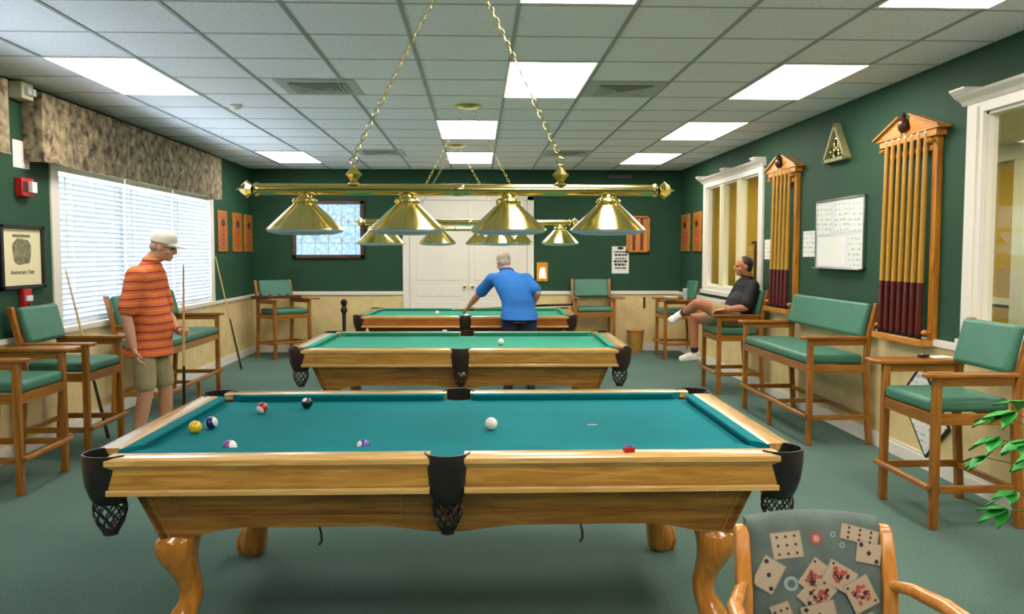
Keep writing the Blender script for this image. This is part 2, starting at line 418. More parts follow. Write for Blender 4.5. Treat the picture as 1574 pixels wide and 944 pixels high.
# blinds
def blind(y0, y1, z0, z1, label, wand):
    root = thing('window_blind', label, 'window blind', (LX, (y0+y1)/2, z0), 0, 'white slatted blinds in the left windows')
    h = z1-z0; w = (y1-y0)/2-.006
    MB().bb(-.035, .004, -w, w, h-.05, h).build('head_rail', M['white'], root)
    mb = MB(); n = int((h-.08)/.043)
    for i in range(n):
        z = .035+i*.043
        mb.box((-.018, 0, z), (.058, 2*w, .0022), rot=ry(math.radians(-57)))
    mb.build('slat_stack', M['slat'], root)
    MB().bb(-.032, -.004, -w, w, .0, .018).build('bottom_rail', M['white'], root, bevel=.003)
    mb = MB()
    for t in (-.62, 0, .62): mb.bb(.006, .0085, t*w-.004, t*w+.004, .01, h-.03)
    mb.build('ladder_tape', M['white'], root)
    if wand: MB().tube([(.016, -w+.08, h-.05), (.02, -w+.085, h-.75)], .004, 6).build('wand', M['offwhite'], root)
seg = [(6.92, 8.16, 'near'), (8.16, 9.46, 'middle'), (9.46, 10.73, 'far')]
blind(6.92, 8.20, .885, 2.19, 'white slatted blind nearest the camera in the long left window', True)
blind(8.22, 9.46, .885, 2.19, 'middle white slatted blind in the long left window', True)
blind(9.48, 10.73, .885, 2.19, 'farthest white slatted blind of the long left window, by the three wall plaques', True)
blind(3.37, 5.68, .885, 2.19, 'white slatted blind of the second left window beside the camera', False)
# valances
def valance(y0, y1, label):
    root = thing('window_valance', label, 'valance', (LX, (y0+y1)/2, 2.16)); w = (y1-y0)/2; h = .51
    n = 60; rings = []
    mb = MB(); pts = []
    for i in range(n+1):
        t = -w+2*w*i/n; pts.append((.15+.006*math.sin(i*1.3), t))
    outer = [(.002, -w)]+pts+[(.002, w)]; inner = [(.002, w-.012)]+[(p[0]-.014, max(-w+.012, min(w-.012, p[1]))) for p in pts[::-1]]+[(.002, -w+.012)]
    mb.prism(outer+inner, 0, h, 'xy'); mb.build('fabric_front', M['floral'], root)
    MB().bb(.002, .132, -w+.014, w-.014, h-.02, h-.002).build('top_board', M['white'], root)
    mb = MB().tube([(p[0]+.001, p[1], .006) for p in pts], .007, 6); mb.build('hem_cord', M['floral'], root)
valance(6.42, 10.76, 'long brown floral fabric valance over the wide left window')
valance(3.0, 5.97, 'brown floral fabric valance cut off by the left edge of the photo')

# right windows into the next room
def right_window(n, W, cornice, mull):
    y0, y1, z0, z1 = W
    root = thing('window_%d' % n, None, None, (RX, 0, 0)); del_cat(root); root['kind'] = 'structure'
    fw = .13 if n == 3 else .17
    mb = MB()
    for a, b in ((y0-fw, y0), (y1, y1+fw)):
        mb.bb(-.025, .0, a, b, z0-.08, z1+.08); mb.bb(-.035, .0, a+fw*.3, b-fw*.3, z0-.04, z1+.04)
    mb.bb(-.025, .0, y0, y1, z1, z1+.08); mb.bb(-.045, .0, y0-fw-.02, y1+fw+.02, z0-.11, z0-.06); mb.bb(-.022, 0, y0, y1, z0-.06, z0)
    # jamb lining
    mb.bb(0, TR, y0-.001, y0+.02, z0, z1); mb.bb(0, TR, y1-.02, y1+.001, z0, z1); mb.bb(0, TR, y0, y1, z0-.001, z0+.02); mb.bb(0, TR, y0, y1, z1-.02, z1+.001)
    mb.build('window_frame', M['white'], root)
    # cornice: stepped crown with raised end blocks
    mb = MB(); a, b = y0-fw, y1+fw
    mb.prism([(0, z1+.06), (-.03, z1+.06), (-.05, z1+.085), (-.09, z1+.11), (-.10, z1+.125), (0, z1+.125)], a-.04, b+.04, 'xz')
    for yy in (a-.03, b+.03-.16) + (((a+b)/2-.08,) if n == 3 else ()):
        mb.prism([(0, z1+.12), (-.105, z1+.12), (-.13, z1+.145), (-.13, z1+.155), (0, z1+.155)], yy, yy+.16, 'xz')
    mb.build('cornice', M['white'], root)
    if mull:
        mb = MB()
        for yy in mull: mb.bb(-.01, TR, yy-.085, yy+.085, z0, z1); mb.bb(-.018, -.01, yy-.035, yy+.035, z0+.03, z1-.03)
        mb.build('mullion', M['cream'], root)
    MB().bb(.03, .035, y0, y1, z0, z1).build('pane', M['glass'], root)
right_window(3, R1, True, [9.83, 10.53]); right_window(4, R2, True, [])
# next room
NX = 6.0
mb = MB(); mb.bb(NX, NX+.1, 2.0, BY, 0, 2.74); struct(mb, 'wall_far_right', M['yellow'])
mb = MB(); mb.bb(RX+TR, NX, BY, BY+.1, 0, 2.74); struct(mb, 'wall_next_room_back', M['yellow'])
mb = MB(); mb.bb(RX+TR, NX, 1.9, 2.0, 0, 2.74); struct(mb, 'wall_next_room_front', M['yellow'])
struct(MB().bb(RX+TR, NX+.1, 1.9, BY+.1, 2.7, 2.8), 'ceiling_next_room', M['cream'])
mb = MB()
for yy in (4.5, 6.6, 9.0, 11.5): mb.bb(NX-.06, NX, yy-.15, yy+.15, 0, 2.7)
mb.bb(NX-.08, NX, 2.0, BY, 2.52, 2.7); mb.bb(NX-.03, NX, 2.0, BY, .9, .97); mb.bb(NX-.03, NX, 2.0, BY, 0, .14)
struct(mb, 'trim_7', M['cream'])

# ---------------------------------------------------------------- ceiling fixtures
def ceiling_light(x, y, label, mat='panel', z=CZ, grp='ceiling light panels', w=.57, l=1.24):
    r = thing('ceiling_light', label, 'ceiling light', (x, y, z), 0, grp)
    mb = MB(); a, b = w/2, l/2
    for s in (-1, 1):
        mb.bb(s*a, s*(a+.014), -b-.014, b+.014, -.010, -.0005); mb.bb(-a, a, s*b, s*(b+.014), -.010, -.0005)
    mb.build('light_frame', M['white'], r)
    MB().bb(-a, a, -b, b, -.008, -.001).build('diffuser', M[mat], r)
ys = [3.65, 6.20, 8.65, 11.15]
ceiling_light(.50, ys[0], 'ceiling light panel at the top edge of the photo, centre')
ceiling_light(2.32, ys[0], 'ceiling light panel at the top edge of the photo, right')
ceiling_light(-2.49, ys[1], 'large ceiling light panel above the left window valance')
ceiling_light(.50, ys[1], 'large ceiling light panel above the middle of the first pool lamp')
ceiling_light(2.32, ys[1], 'large ceiling light panel beside the right wall')
ceiling_light(-.10, ys[2], 'middle-distance ceiling light panel in the centre row, behind the brass canopy')
ceiling_light(2.30, ys[2], 'middle-distance ceiling light panel in the right row')
ceiling_light(-2.44, ys[3], 'small far ceiling light panel in the left corner')
ceiling_light(-.10, ys[3], 'small far ceiling light panel in the centre row')
ceiling_light(2.27, ys[3], 'small far ceiling light panel in the right row')
for x, y, w_ in ((-2.49, 1.2, 'left panel of the row above'), (.5, 1.2, 'centre panel of the row above'), (2.32, 1.2, 'right panel of the row above'), (-2.49, -1.25, 'left panel of the row behind'), (.5, -1.25, 'centre panel of the row behind'), (2.32, -1.25, 'right panel of the row behind')):  # unseen panels, assumed and added to light the near end of the room
    ceiling_light(x, y, 'unseen added ceiling light, ' + w_ + ' the camera', grp='unseen ceiling lights added at the camera end')
for y, w_ in ((3.6, 'nearest'), (6.2, 'second'), (8.8, 'third'), (11.4, 'farthest')):
    ceiling_light(4.55, y, w_ + ' ceiling light of the yellow room beyond the right windows', 'panel_next', 2.7, 'ceiling lights of the yellow room')
def vent(x, y, label, w=.58):
    r = thing('ceiling_vent', label, 'vent', (x, y, CZ), 0, 'ceiling air vents')
    MB().bb(-w/2, w/2, -.29, .29, -.008, -.0005).build('backing_plate', M['ventmat'], r)
    mb = MB()
    for k in range(5):
        s = .2-.036*k
        for q in (-1, 1):
            mb.box((q*s, 0, -.012-.002*k), (.020, 2*s, .003), rot=ry(q*.6)); mb.box((0, q*s*.9, -.012-.002*k), (2*s, .020, .003), rot=rx(-q*.6))
    mb.build('louvre', M['ventmat'], r)
    MB().bb(-.05, .05, -.04, .04, -.010, -.008).build('damper', M['dark'], r)
vent(-1.19, 6.5, 'ceiling air vent left of the centre, above the first lamp')
vent(1.11, 6.5, 'ceiling air vent just right of the large centre light panel')
vent(-1.2, 10.6, 'far ceiling air vent left of the centre light panels')
vent(1.13, 10.6, 'far ceiling air vent right of the centre light panels')
r = thing('smoke_detector', 'small white sensor disc on the ceiling above the left valance', 'smoke detector', (-2.05, 7.3, CZ))
MB().lathe([(.05, 0), (.055, -.015), (.04, -.032), (.01, -.035)], seg=20).build('housing', M['white'], r, smooth=True)
MB().lathe([(.02, -.034), (.018, -.04), (.004, -.041)], seg=14).build('sensor_cap', M['offwhite'], r, smooth=True)

# ---------------------------------------------------------------- pool tables
def pocket_net(mb, c, r0, z0, z1):
    n = 9
    for sgn in (-1, 1):
        for k in range(n):
            pts = []
            for i in range(7):
                t = i/6; z = z0+(z1-z0)*t
                r = r0*(1+.12*math.sin(PI*t)) * (1-.55*t*t)
                a = 2*PI*k/n + sgn*t*1.5
                pts.append((c[0]+r*math.cos(a), c[1]+r*math.sin(a), z))
            mb.tube(pts, .0035, 5)
    mb.lathe([(r0*.2, z1-.006), (r0*.5, z1-.01), (r0*.5, z1+.008), (r0*.2, z1+.012)], (c[0], c[1], 0), 12)
    return mb
def pool_table(label, loc, rotz, m, sights=True, straps=False):
    R = thing('pool_table', label, 'pool table', loc, rotz, 'pool tables in a row')
    # cloth bed with pocket notches
    def arc(cx, cy, r, a0, a1, n=6): return [(cx+r*math.cos(a0+(a1-a0)*i/n), cy+r*math.sin(a0+(a1-a0)*i/n)) for i in range(n+1)]
    poly = []
    for sx, sy in ((1, 1), (-1, 1), (-1, -1), (1, -1)):
        c = (sx*1.175, sy*.62); r = .078
        base_a = math.atan2(-sy, -sx)
        pts = arc(c[0], c[1], r, base_a+.9*(1 if sx*sy > 0 else 1), base_a-.9)
        pts = [(max(-1.165, min(1.165, p[0])), max(-.61, min(.61, p[1]))) for p in pts]
        corner = pts
        if (sx, sy) == (1, 1): seq = corner if corner[0][0] > corner[-1][0] else corner[::-1]
        if (sx, sy) == (-1, 1): seq = corner if corner[0][0] > corner[-1][0] else corner[::-1]
        if (sx, sy) == (-1, -1): seq = corner if corner[0][0] < corner[-1][0] else corner[::-1]
        if (sx, sy) == (1, -1): seq = corner if corner[0][0] < corner[-1][0] else corner[::-1]
        poly += seq
        if (sx, sy) == (1, 1): poly += arc(0, .645, .070, 2*PI-.6, PI+.6)
        if (sx, sy) == (-1, -1): poly += arc(0, -.645, .070, PI-.6, .6)
    MB().prism(poly, .715, .75, 'xy').build('cloth_bed', M[m['cloth']], R)
    # cushions: nose line higher than the bed
    def cushion(p0, p1, q0, q1):
        # p: back edge, q: nose edge
        def P(a, z): return Vector((a[0], a[1], z))
        def mid(a, b, t): return (a[0]*(1-t)+b[0]*t, a[1]*(1-t)+b[1]*t)
        rings = []
        for p, q in ((p0, q0), (p1, q1)):
            rings.append([P(p, .779), P(mid(p, q, .5), .783), P(mid(p, q, .95), .784), P(q, .778), P(mid(p, q, .75), .751), P(p, .751)])
        MB().loft(rings).build('cushion', M[m['cloth']], R, smooth=True)
    for sy in (-1, 1):
        for sx in (-1, 1):
            cushion((sx*.062, sy*.618), (sx*1.125, sy*.618), (sx*.075, sy*.56), (sx*1.065, sy*.56))
    for sx in (-1, 1): cushion((sx*1.178, -.565), (sx*1.178, .565), (sx*1.12, -.505), (sx*1.12, .505))
    # wood rails
    prof = [(.615, .752), (.615, .779), (.63, .782), (.70, .782), (.716, .774), (.718, .757), (.705, .742), (.700, .735), (.700, .672), (.708, .664), (.708, .650), (.690, .645), (.66, .645), (.66, .752)]
    for sy in (-1, 1):
        for sx in (-1, 1):
            mb = MB(); q = [(sy*a, z) for a, z in prof]
            mb.prism(q, sx*.060, sx*1.165, 'yz')
            rail = mb.build('rail', [M[m['rail']]], R, smooth=True)
            # darker apron board face under the lip
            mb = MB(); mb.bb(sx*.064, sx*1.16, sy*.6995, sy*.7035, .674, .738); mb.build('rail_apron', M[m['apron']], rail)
    for sx in (-1, 1):
        mb = MB(); q = [(sx*(a+.555), z) for a, z in prof]
        mb.prism(q, -.552, .552, 'xz')
        # prism in xz puts a on x and sweeps y
        rail = mb.build('rail', M[m['rail_y']], R, smooth=True)
    # pockets
    for sx, sy in ((-1, -1), (1, -1), (-1, 1), (1, 1), (0, -1), (0, 1)):
        if sx: c = (sx*1.185, sy*.63); r = .085
        else: c = (0, sy*.660); r = .080
        out = math.atan2(sy*(1 if sx else 1), sx) if sx else math.atan2(sy, 0)
        seg = 28; mb = MB(); profo = [(1.0, None), (1.03, -.012), (1.02, -.05), (.93, -.11), (.78, -.15), (.62, -.175), (.60, -.178), (.74, -.145), (.88, -.105), (.95, -.05), (.93, -.012), (.93, None)]
        rings = []
        for f, dz in profo:
            ring = []
            for j in range(seg):
                a = out+2*PI*j/seg; da = abs((a-out+PI) % (2*PI)-PI)
                facing = da > (1.95 if sx else 1.75)
                top = .746 if facing else .787
                z = top if dz is None else min(top-.001, .787+dz)
                ring.append((c[0]+r*f*math.cos(a), c[1]+r*f*math.sin(a), z))
            rings.append(ring)
        mb.loft(rings, closed=True, cap=False)
        pk = mb.build('pocket', M[m['leather']], R, smooth=True)
        pocket_net(MB(), c, r*.62, .61, .505).build('pocket_net', M[m['leather']], pk, smooth=True)
    # cabinet
    mb = MB()
    n = 48
    def bottom(u):   # u -1..1
        e = abs(u)
        z = .494
        if e > .72: z = .494-.040*min(1, (e-.72)/.2)**1.3
        if e < .25: z = .494-.024*(.5+.5*math.cos(PI*e/.25))
        return z
    for sy in (-1, 1):
        top = []; bot = []
        for i in range(n+1):
            u = -1+2*i/n
            top.append(Vector((u*1.11, sy*.615, .648))); bot.append(Vector((u*(1.11-.075*(.648-bottom(u))/.18), sy*.575, bottom(u))))
        rings = []
        for t, b in zip(top, bot):
            inw = Vector((0, -sy*.03, 0)); rings.append([t, b, b+inw, t+inw])
        mb.loft(rings)
    for sx in (-1, 1):
        rings = []
        for i in range(n+1):
            u = -1+2*i/n; t = Vector((sx*1.11, u*.615, .648)); b = Vector((sx*1.035, u*.575, bottom(.6+.4*abs(u)))); inw = Vector((-sx*.03, 0, 0))
            rings.append([t, b, b+inw, t+inw])
        mb.loft(rings)
    mb.bb(-1.06, 1.06, -.59, .59, .66, .714)
    for sx in (-1, 1): mb.bb(sx*1.0, sx*1.13, -.66, .66, .652, .714); mb.bb(sx*.07, sx*1.1, -.66, .66, .652, .714)
    # raised panels on the long faces
    cabm = mb
    for sy in (-1, 1):
        for x0, x1 in ((-.97, -.17), (.17, .97)):
            for z in (.640, .540):
                y = sy*(.615-(.648-z)/.155*.04+.002); mb.bar((x0, y, z), (x1, y, z), .004, .004, mi=1)
            for x in (x0, x1):
                mb.bar((x, sy*.6155, .640), (x*(1-.01), sy*.5885, .540), .005, .004, mi=1)
        for s in (-1, 1):
            mb.bar((s*1.06, sy*.6165, .645), (s*1.0, sy*.577, .458), .006, .004, mi=1)
    cabm.build('cabinet', [M[m['cab']], M[m['mold']]], R)
    # cabriole legs
    for sx in (-1, 1):
        for sy in (-1, 1):
            c = Vector((sx*.985, sy*.51, 0)); d = Vector((sx*.8, sy*.6, 0)).normalized()
            spec = [(.60, -.03, .050), (.52, -.025, .054), (.475, -.015, .062), (.448, .006, .076), (.43, .014, .078), (.385, .016, .070), (.34, .002, .058), (.29, -.020, .046), (.24, -.034, .040), (.20, -.030, .041), (.16, -.008, .050), (.12, .015, .060), (.07, .03, .068), (.02, .03, .060), (0, .03, .04)]
            rings = []
            for z, off, r in spec:
                p = c+d*off
                rings.append([(p.x+r*math.copysign(abs(math.cos(t))**.8, math.cos(t)), p.y+r*math.copysign(abs(math.sin(t))**.8, math.sin(t)), z) for t in [2*PI*j/20 for j in range(20)]])
            lg = MB().loft(rings).build('leg', M[m['leg']], R, smooth=True)
            mb = MB()
            for a in (-.9, 0, .9):
                q = rz(a) @ d; p = c+d*.03
                mb.tube([p+q*.040+Vector((0, 0, .13)), p+q*.062+Vector((0, 0, .09)), p+q*.071+Vector((0, 0, .04)), p+q*.064+Vector((0, 0, .004))], [.012, .015, .013, .008], 8)
            mb.build('claw', M[m['leg']], lg, smooth=True)
    if straps:
        for x, s in ((-.475, 1), (.475, -1)):
            MB().tube([(x, -.56, .535), (x+.004, -.565, .50), (x+.012, -.565, .47), (x+.014, -.565, .44), (x+.004, -.565, .425)], .0045, 6).build('hanging_strap', M['dark'], R, smooth=True)
    return R
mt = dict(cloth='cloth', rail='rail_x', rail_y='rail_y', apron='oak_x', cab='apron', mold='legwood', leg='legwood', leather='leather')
T1 = pool_table('oak pool table nearest the camera with teal cloth and balls scattered on it', (-.105, 3.575, 0), math.radians(-.4), mt, straps=True)
mt2 = dict(mt, cloth='cloth2', leather='brownleather')
T2 = pool_table('second pool table, pale oak, between the nearest table and the man in blue', (-.115, 6.84, 0), math.radians(-1.5), mt2)
mt3 = dict(mt2, apron='cherry_x', cab='redwood', leg='redwood', mold='redwood')
T3 = pool_table('farthest pool table, with orange apron and dark red cabinet, by the white doors', (-.125, 10.12, 0), math.radians(-1.8), mt3)

# balls
BR = .0265
def ball(x, y, mat, label, z=.7505+BR, rot=(0, 0, 0)):
    mb = MB().ell((0, 0, 0), (BR, BR, BR), seg=24, rings=16)
    o = mb.build('pool_ball', mat, None, smooth=True, loc=(x, y, z)); o.rotation_euler = rot
    tag(o, label, 'pool ball', 'billiard balls on the tables'); return o
bm_ = dict(yellow=ballmat('ball_yellow', '#f0c414'), blue10=ballmat('ball_blue_stripe', '#12246e', True), red11=ballmat('ball_red_stripe', '#b02028', True),
           black=ballmat('ball_black', '#101014'), purple12=ballmat('ball_purple_stripe', '#8a3a8a', True), violet=ballmat('ball_violet', '#4a3aa8'), cue=ballmat('ball_cue', '#efe9d8'))
ball(-1.150, 3.42, bm_['yellow'], 'solid yellow ball near the left cushion of the nearest table', rot=(0, 0, .5))
ball(-1.112, 3.475+.03, bm_['blue10'], 'white ball with dark blue stripe behind the yellow ball', rot=(.4, 1.2, .4))
ball(-.987, 3.835, bm_['red11'], 'white ball with red stripe, left part of the nearest table', rot=(-.9, .7, 0))
ball(-.808, 3.955, bm_['black'], 'black ball with a white spot near the far cushion', rot=(.9, .2, 2.9))
ball(-.905, 3.055, bm_['purple12'], 'white ball with pinkish purple stripe by the near rail', rot=(.3, 1.2, 0))
ball(-.421, 3.045, bm_['violet'], 'violet ball half hidden by the near rail, left of the middle pocket', rot=(.6, .3, 2.7))
ball(.052, 3.44, bm_['cue'], 'white cue ball alone in the middle of the nearest table')
ball(.180, 6.67, bm_['cue'], 'white cue ball on the second pool table')
ball(-.49, 10.0, bm_['cue'], 'white ball on the farthest table, left of the man in blue')
ball(-.135, 9.52, bm_['cue'], 'white ball at the middle pocket of the farthest table', z=.7505+BR)
ball(-.118, 6.163, bm_['cue'], 'white ball lying in the net of the second table middle pocket', z=.60)
def chalk(x, y, z, label, c1):
    r = thing('chalk_cube', label, 'chalk', (x, y, z), .3, 'chalk cubes on the table rails')
    MB().bb(-.018, .018, -.014, .014, 0, .018).build('paper_wrap', c1, r, bevel=.002); MB().lathe([(.013, .018), (.012, .022), (.004, .0225)], seg=12).build('chalk_top', plain('blue_chalk', '#3558a8', .9), r, smooth=True)
chalk(.530, 2.905, .783, 'chalk cube with red wrapper and blue top on the nearest rail', M['red'])
chalk(-.30, 7.50, .783, 'pale chalk cube on the far rail of the second table', M['paper'])
o = MB().bb(-.02, .02, -.004, .004, 0, .001).build('chalk_smudge', M['paper'], None, loc=(.485, 3.53, .7504)); tag(o, 'thin white chalk mark on the cloth right of the cue ball', 'chalk mark')

# ---------------------------------------------------------------- lamps over tables
def chain(mb, p0, p1, link=.034, r=.0019):
    p0 = Vector(p0); p1 = Vector(p1); L = (p1-p0).length; n = int(L/(link*.78)); d = (p1-p0)/L
    ref = Vector((0, 1, 0)); s1 = d.cross(ref).normalized(); s2 = d.cross(s1)
    for i in range(n):
        c = p0+d*(i+.5)*L/n; s = s1 if i % 2 else s2
        mb.tube([c+d*math.cos(t)*link/2+s*math.sin(t)*link*.28 for t in [2*PI*k/10 for k in range(10)]], r, 5, closed=True)
def pool_lamp(label, x, y, z, L, sp, canopy, sr=.163, rotz=0):
    """bar centre at z; L length between finials; canopy (x,y) on the ceiling"""
    R = thing('pool_table_lamp', label, 'hanging lamp', (x, y, z), rotz, 'brass pool table lamps')
    h = L/2-.04
    mb = MB().tube([(-h, 0, 0), (h, 0, 0)], .024, 20); 
    for q in (-1, 1): mb.lathe([(.026, q*(h-.02)), (.030, q*(h-.01)), (.026, q*h)], seg=16, axis='x')
    mb.lathe([(.023, -.03), (.026, -.02), (.026, .02), (.023, .03)], seg=16, axis='x')
    mb.build('bar', M['brass'], R, smooth=True)
    for q in (-1, 1):
        mb = MB().lathe([(.012, q*h), (.010, q*(h+.004)), (.020, q*(h+.010)), (.038, q*(h+.030)), (.020, q*(h+.052)), (.006, q*(h+.062)), (.002, q*(h+.075))], seg=8, axis='x')
        mb.build('end_finial', M['brass'], R)
        mb = MB().lathe([(.028, .018), (.022, .028), (.012, .032), (.016, .040), (.036, .062), (.012, .090), (.005, .095), (.003, .105)], (q*L*.245, 0, 0), 8)
        mb.tube([(q*L*.245+.016*math.sin(t), 0, .12+.016*math.cos(t)) for t in [2*PI*k/10 for k in range(10)]], .003, 5, closed=True)
        mb.build('hanger_finial', M['brass'], R)
        mb = MB(); chain(mb, (q*L*.245, 0, .135), (canopy[0]-x+q*.03, canopy[1]-y, CZ-z-.03)); mb.build('chain', M['brass'], R)
    mb = MB().lathe([(.11, CZ-z-.0005), (.115, CZ-z-.008), (.09, CZ-z-.02), (.04, CZ-z-.03), (.01, CZ-z-.035)], (canopy[0]-x, canopy[1]-y, 0), 24)
    mb.build('canopy', M['brass'], R, smooth=True)
    for k in range(4):
        cx = (k-1.5)*sp
        t, b = -.055, -.170
        sh = MB().lathe([(.042, t), (.047, t-.004), (sr-.004, b+.006), (sr, b), (sr-.006, b), (.045, t-.008), (.030, t-.006)], (cx, 0, 0), 40, cap=False)
        so = sh.build('lamp_shade', [M['brass'], M['enamel']], R, smooth=True)
        nf = 40
        for p in so.data.polygons:
            if (p.index//nf) >= 3: p.material_index = 1
        mb = MB().lathe([(.020, -.018), (.028, -.026), (.030, -.032), (.046, -.038), (.052, -.048), (.048, -.058), (.02, -.058)], (cx, 0, 0), 24)
        for j in range(10):
            a = 2*PI*j/10; mb.ell((cx+.044*math.cos(a), .044*math.sin(a), -.050), (.009, .009, .011), seg=8, rings=6)
        mb.build('shade_cap', M['brass'], so, smooth=True)
        MB().lathe([(sr-.004, b+.001), (sr-.010, b-.008), (sr*.7, b-.017), (sr*.35, b-.020), (.004, b-.021)], (cx, 0, 0), 36).build('lens_dish', M['lens'], so, smooth=True)
pool_lamp('brass four-shade lamp hanging over the nearest pool table', -.085, 3.56, 1.748, 1.77, .425, (-.07, 3.6))
pool_lamp('second brass lamp, over the middle pool table, mostly behind the first', -.08, 6.86, 1.735, 1.76, .50, (-.08, 7.24), sr=.155)
pool_lamp('farthest brass lamp, over the table by the white doors', -.25, 9.9, 1.768, 2.05, .50, (-.25, 9.9), sr=.155)

# ---------------------------------------------------------------- spectator chairs
def spectator(label, loc, rotz, Wd=.56, tray=0, bench=False, group='tall green spectator chairs', tray2=0):
    R = thing('spectator_bench' if bench else 'spectator_chair', label, 'bench' if bench else 'chair', loc, rotz, group)
    h = Wd/2; lw = .042
    for sx in (-1, 1):
        MB().box((sx*h, -.23, .41), (lw, lw, .82)).build('leg', M['ch_z'], R, bevel=.004)
        mb = MB(); 
        prof = [(.245, 0), (.21, .55), (.215, .80), (.285, 1.10)]
        rings = []
        for yy, z in prof: rings.append([(sx*h-lw/2, yy-lw/2, z), (sx*h+lw/2, yy-lw/2, z), (sx*h+lw/2, yy+lw/2, z), (sx*h-lw/2, yy+lw/2, z)])
        mb.loft(rings).build('leg', M['ch_z'], R, bevel=.004)
        wide = (tray == sx)
        mb = MB()
        z0, z1 = .822, .846
        if wide:
            o = sx*.16
            poly = [(sx*(h-.035), -.28), (sx*(h+.02), -.31), (sx*h+o*.85, -.30), (sx*h+o, -.26), (sx*h+o, .02), (sx*h+o*.5, .14), (sx*(h+.03), .20), (sx*(h-.035), .20)]
        else:
            poly = [(sx*(h-.04), -.28), (sx*(h-.02), -.305), (sx*(h+.02), -.305), (sx*(h+.045), -.28), (sx*(h+.035), -.1), (sx*(h+.03), .20), (sx*(h-.03), .20), (sx*(h-.032), -.1)]
        mb.prism(poly, z0, z1); mb.build('armrest', M['ch_y'], R, bevel=.006)
        MB().bb(sx*h-.011, sx*h+.011, -.205, .19, .775, .822).build('arm_rail', M['ch_y'], R, bevel=.002)
        MB().bb(sx*h-.014, sx*h+.014, -.21, .20, .565, .625).build('seat_rail', M['ch_y'], R, bevel=.003)
        MB().bb(sx*h-.012, sx*h+.012, -.21, .22, .195, .235).build('stretcher', M['ch_y'], R, bevel=.003)
    MB().bb(-h+.02, h-.02, -.245, -.217, .56, .625).build('seat_rail', M['ch_x'], R, bevel=.003)
    MB().bb(-h+.02, h-.02, .20, .225, .56, .625).build('seat_rail', M['ch_x'], R, bevel=.003)
    MB().bb(-h-.02, h+.02, -.285, -.252, .215, .245).build('footrest', M['ch_x'], R, bevel=.006)
    MB().bb(-h+.02, h-.02, .215, .240, .19, .225).build('stretcher', M['ch_x'], R, bevel=.003)
    if bench:
        MB().bb(-.02, .02, -.285, -.25, 0, .215).build('leg', M['ch_z'], R, bevel=.003)
        MB().bb(-.02, .02, -.21, .21, .195, .225).build('stretcher', M['ch_y'], R, bevel=.003)
    mb = MB().bb(-h+.024, h-.024, -.25, .195, .626, .700); s = mb.build('seat', M['vinyl'], R, bevel=.028, bseg=5)
    ang = math.atan2(.07, .30)
    mb = MB().box((0, .212, .965), (Wd-.046, .062, .27), rot=rx(-ang)); mb.build('backrest', M['vinyl'], R, bevel=.026, bseg=5)
    return R
A_ = PI/2   # facing +x : local -y -> +x
spectator('spectator chair cut off by the left edge of the photo', (-3.035, 5.46, 0), PI/2, tray=1)
spectator('green spectator chair at the near end of the blinds, left of the man in orange', (-3.035, 6.36, 0), PI/2)
spectator('long green spectator bench against the blinds, behind the man in orange', (-3.04, 8.38, 0), PI/2, Wd=1.5, bench=True, group='long spectator benches')
spectator('spectator chair turned diagonally in the far left corner of the room', (-2.79, 12.12, 0), math.radians(45), tray=1)
spectator('spectator chair facing the camera against the far wall, right of the white doors', (1.70, 12.38, 0), 0, tray=1)
spectator('spectator chair in the far right corner with a white plate on its arm', (2.84, 11.87, 0), -PI/2, tray=1)
G_ = spectator('spectator chair in which the man in black sits', (2.75, 8.95, 0), -PI/2, Wd=.58)
spectator('long green spectator bench between the two cue racks on the right', (2.78, 7.10, 0), -PI/2, Wd=1.56, bench=True, group='long spectator benches')
spectator('nearest right spectator chair, with a wide tray arm, by the potted plant', (2.67, 4.62, 0), -PI/2, tray=-1)

# things on chairs in the corners
r = thing('plate', 'white stack of plates on the arm of the far right corner chair', 'plate', (2.66, 11.47, .8465))
for k in range(4): MB().lathe([(.05, .0+.008*k), (.10, .014+.008*k), (.105, .018+.008*k), (.098, .018+.008*k), (.05, .006+.008*k)], seg=24).build('plate_layer', M['white'], r, smooth=True)
r = thing('drinking_cup', 'tall pale blue cup beside the white plates', 'cup', (2.86, 11.48, .8465))
MB().lathe([(.028, 0), (.034, .14), (.036, .142), (.033, .14), (.026, .006)], seg=20).build('cup_body', plain('pale_blue_plastic', '#9db4bc', .3), r, smooth=True)
MB().lathe([(.037, .14), (.037, .148), (.02, .152)], seg=20).build('lid', M['white'], r, smooth=True)
r = thing('ball_rack_tray', 'dark low wooden tray lying on the arms of the far left corner chair', 'tray', (-2.86, 12.00, .848), math.radians(20))
mb = MB(); mb.bb(-.34, .34, -.06, .06, 0, .012)
for q in (-1, 1): mb.bb(-.34, .34, q*.06, q*.05, 0, .04)
mb.build('tray_base', M['mahogany'], r, bevel=.003)
for k in range(4): MB().lathe([(.02, .012), (.024, .03), (.014, .045), (.02, .055), (.005, .06)], (-.2+.12*k, 0, 0), 12).build('peg', M['black'], r, smooth=True)
o = MB().bb(-.07, .07, -.05, .05, 0, .002).build('paper_sheet', M['paper'], None, loc=(2.83, 5.02, .8463), rotz=.2); tag(o, 'white sheet lying on the wide arm of the nearest right chair', 'paper')
r = thing('chalk_holder', 'small black chalk holder on the wide arm of the nearest right chair', 'chalk holder', (2.72, 5.0, .8465), .4)
MB().bb(-.035, .035, -.018, .018, 0, .018).build('holder_body', M['black'], r, bevel=.004); MB().bb(-.014, .014, -.011, .011, .018, .024).build('chalk_insert', M['silver'], r, bevel=.002)

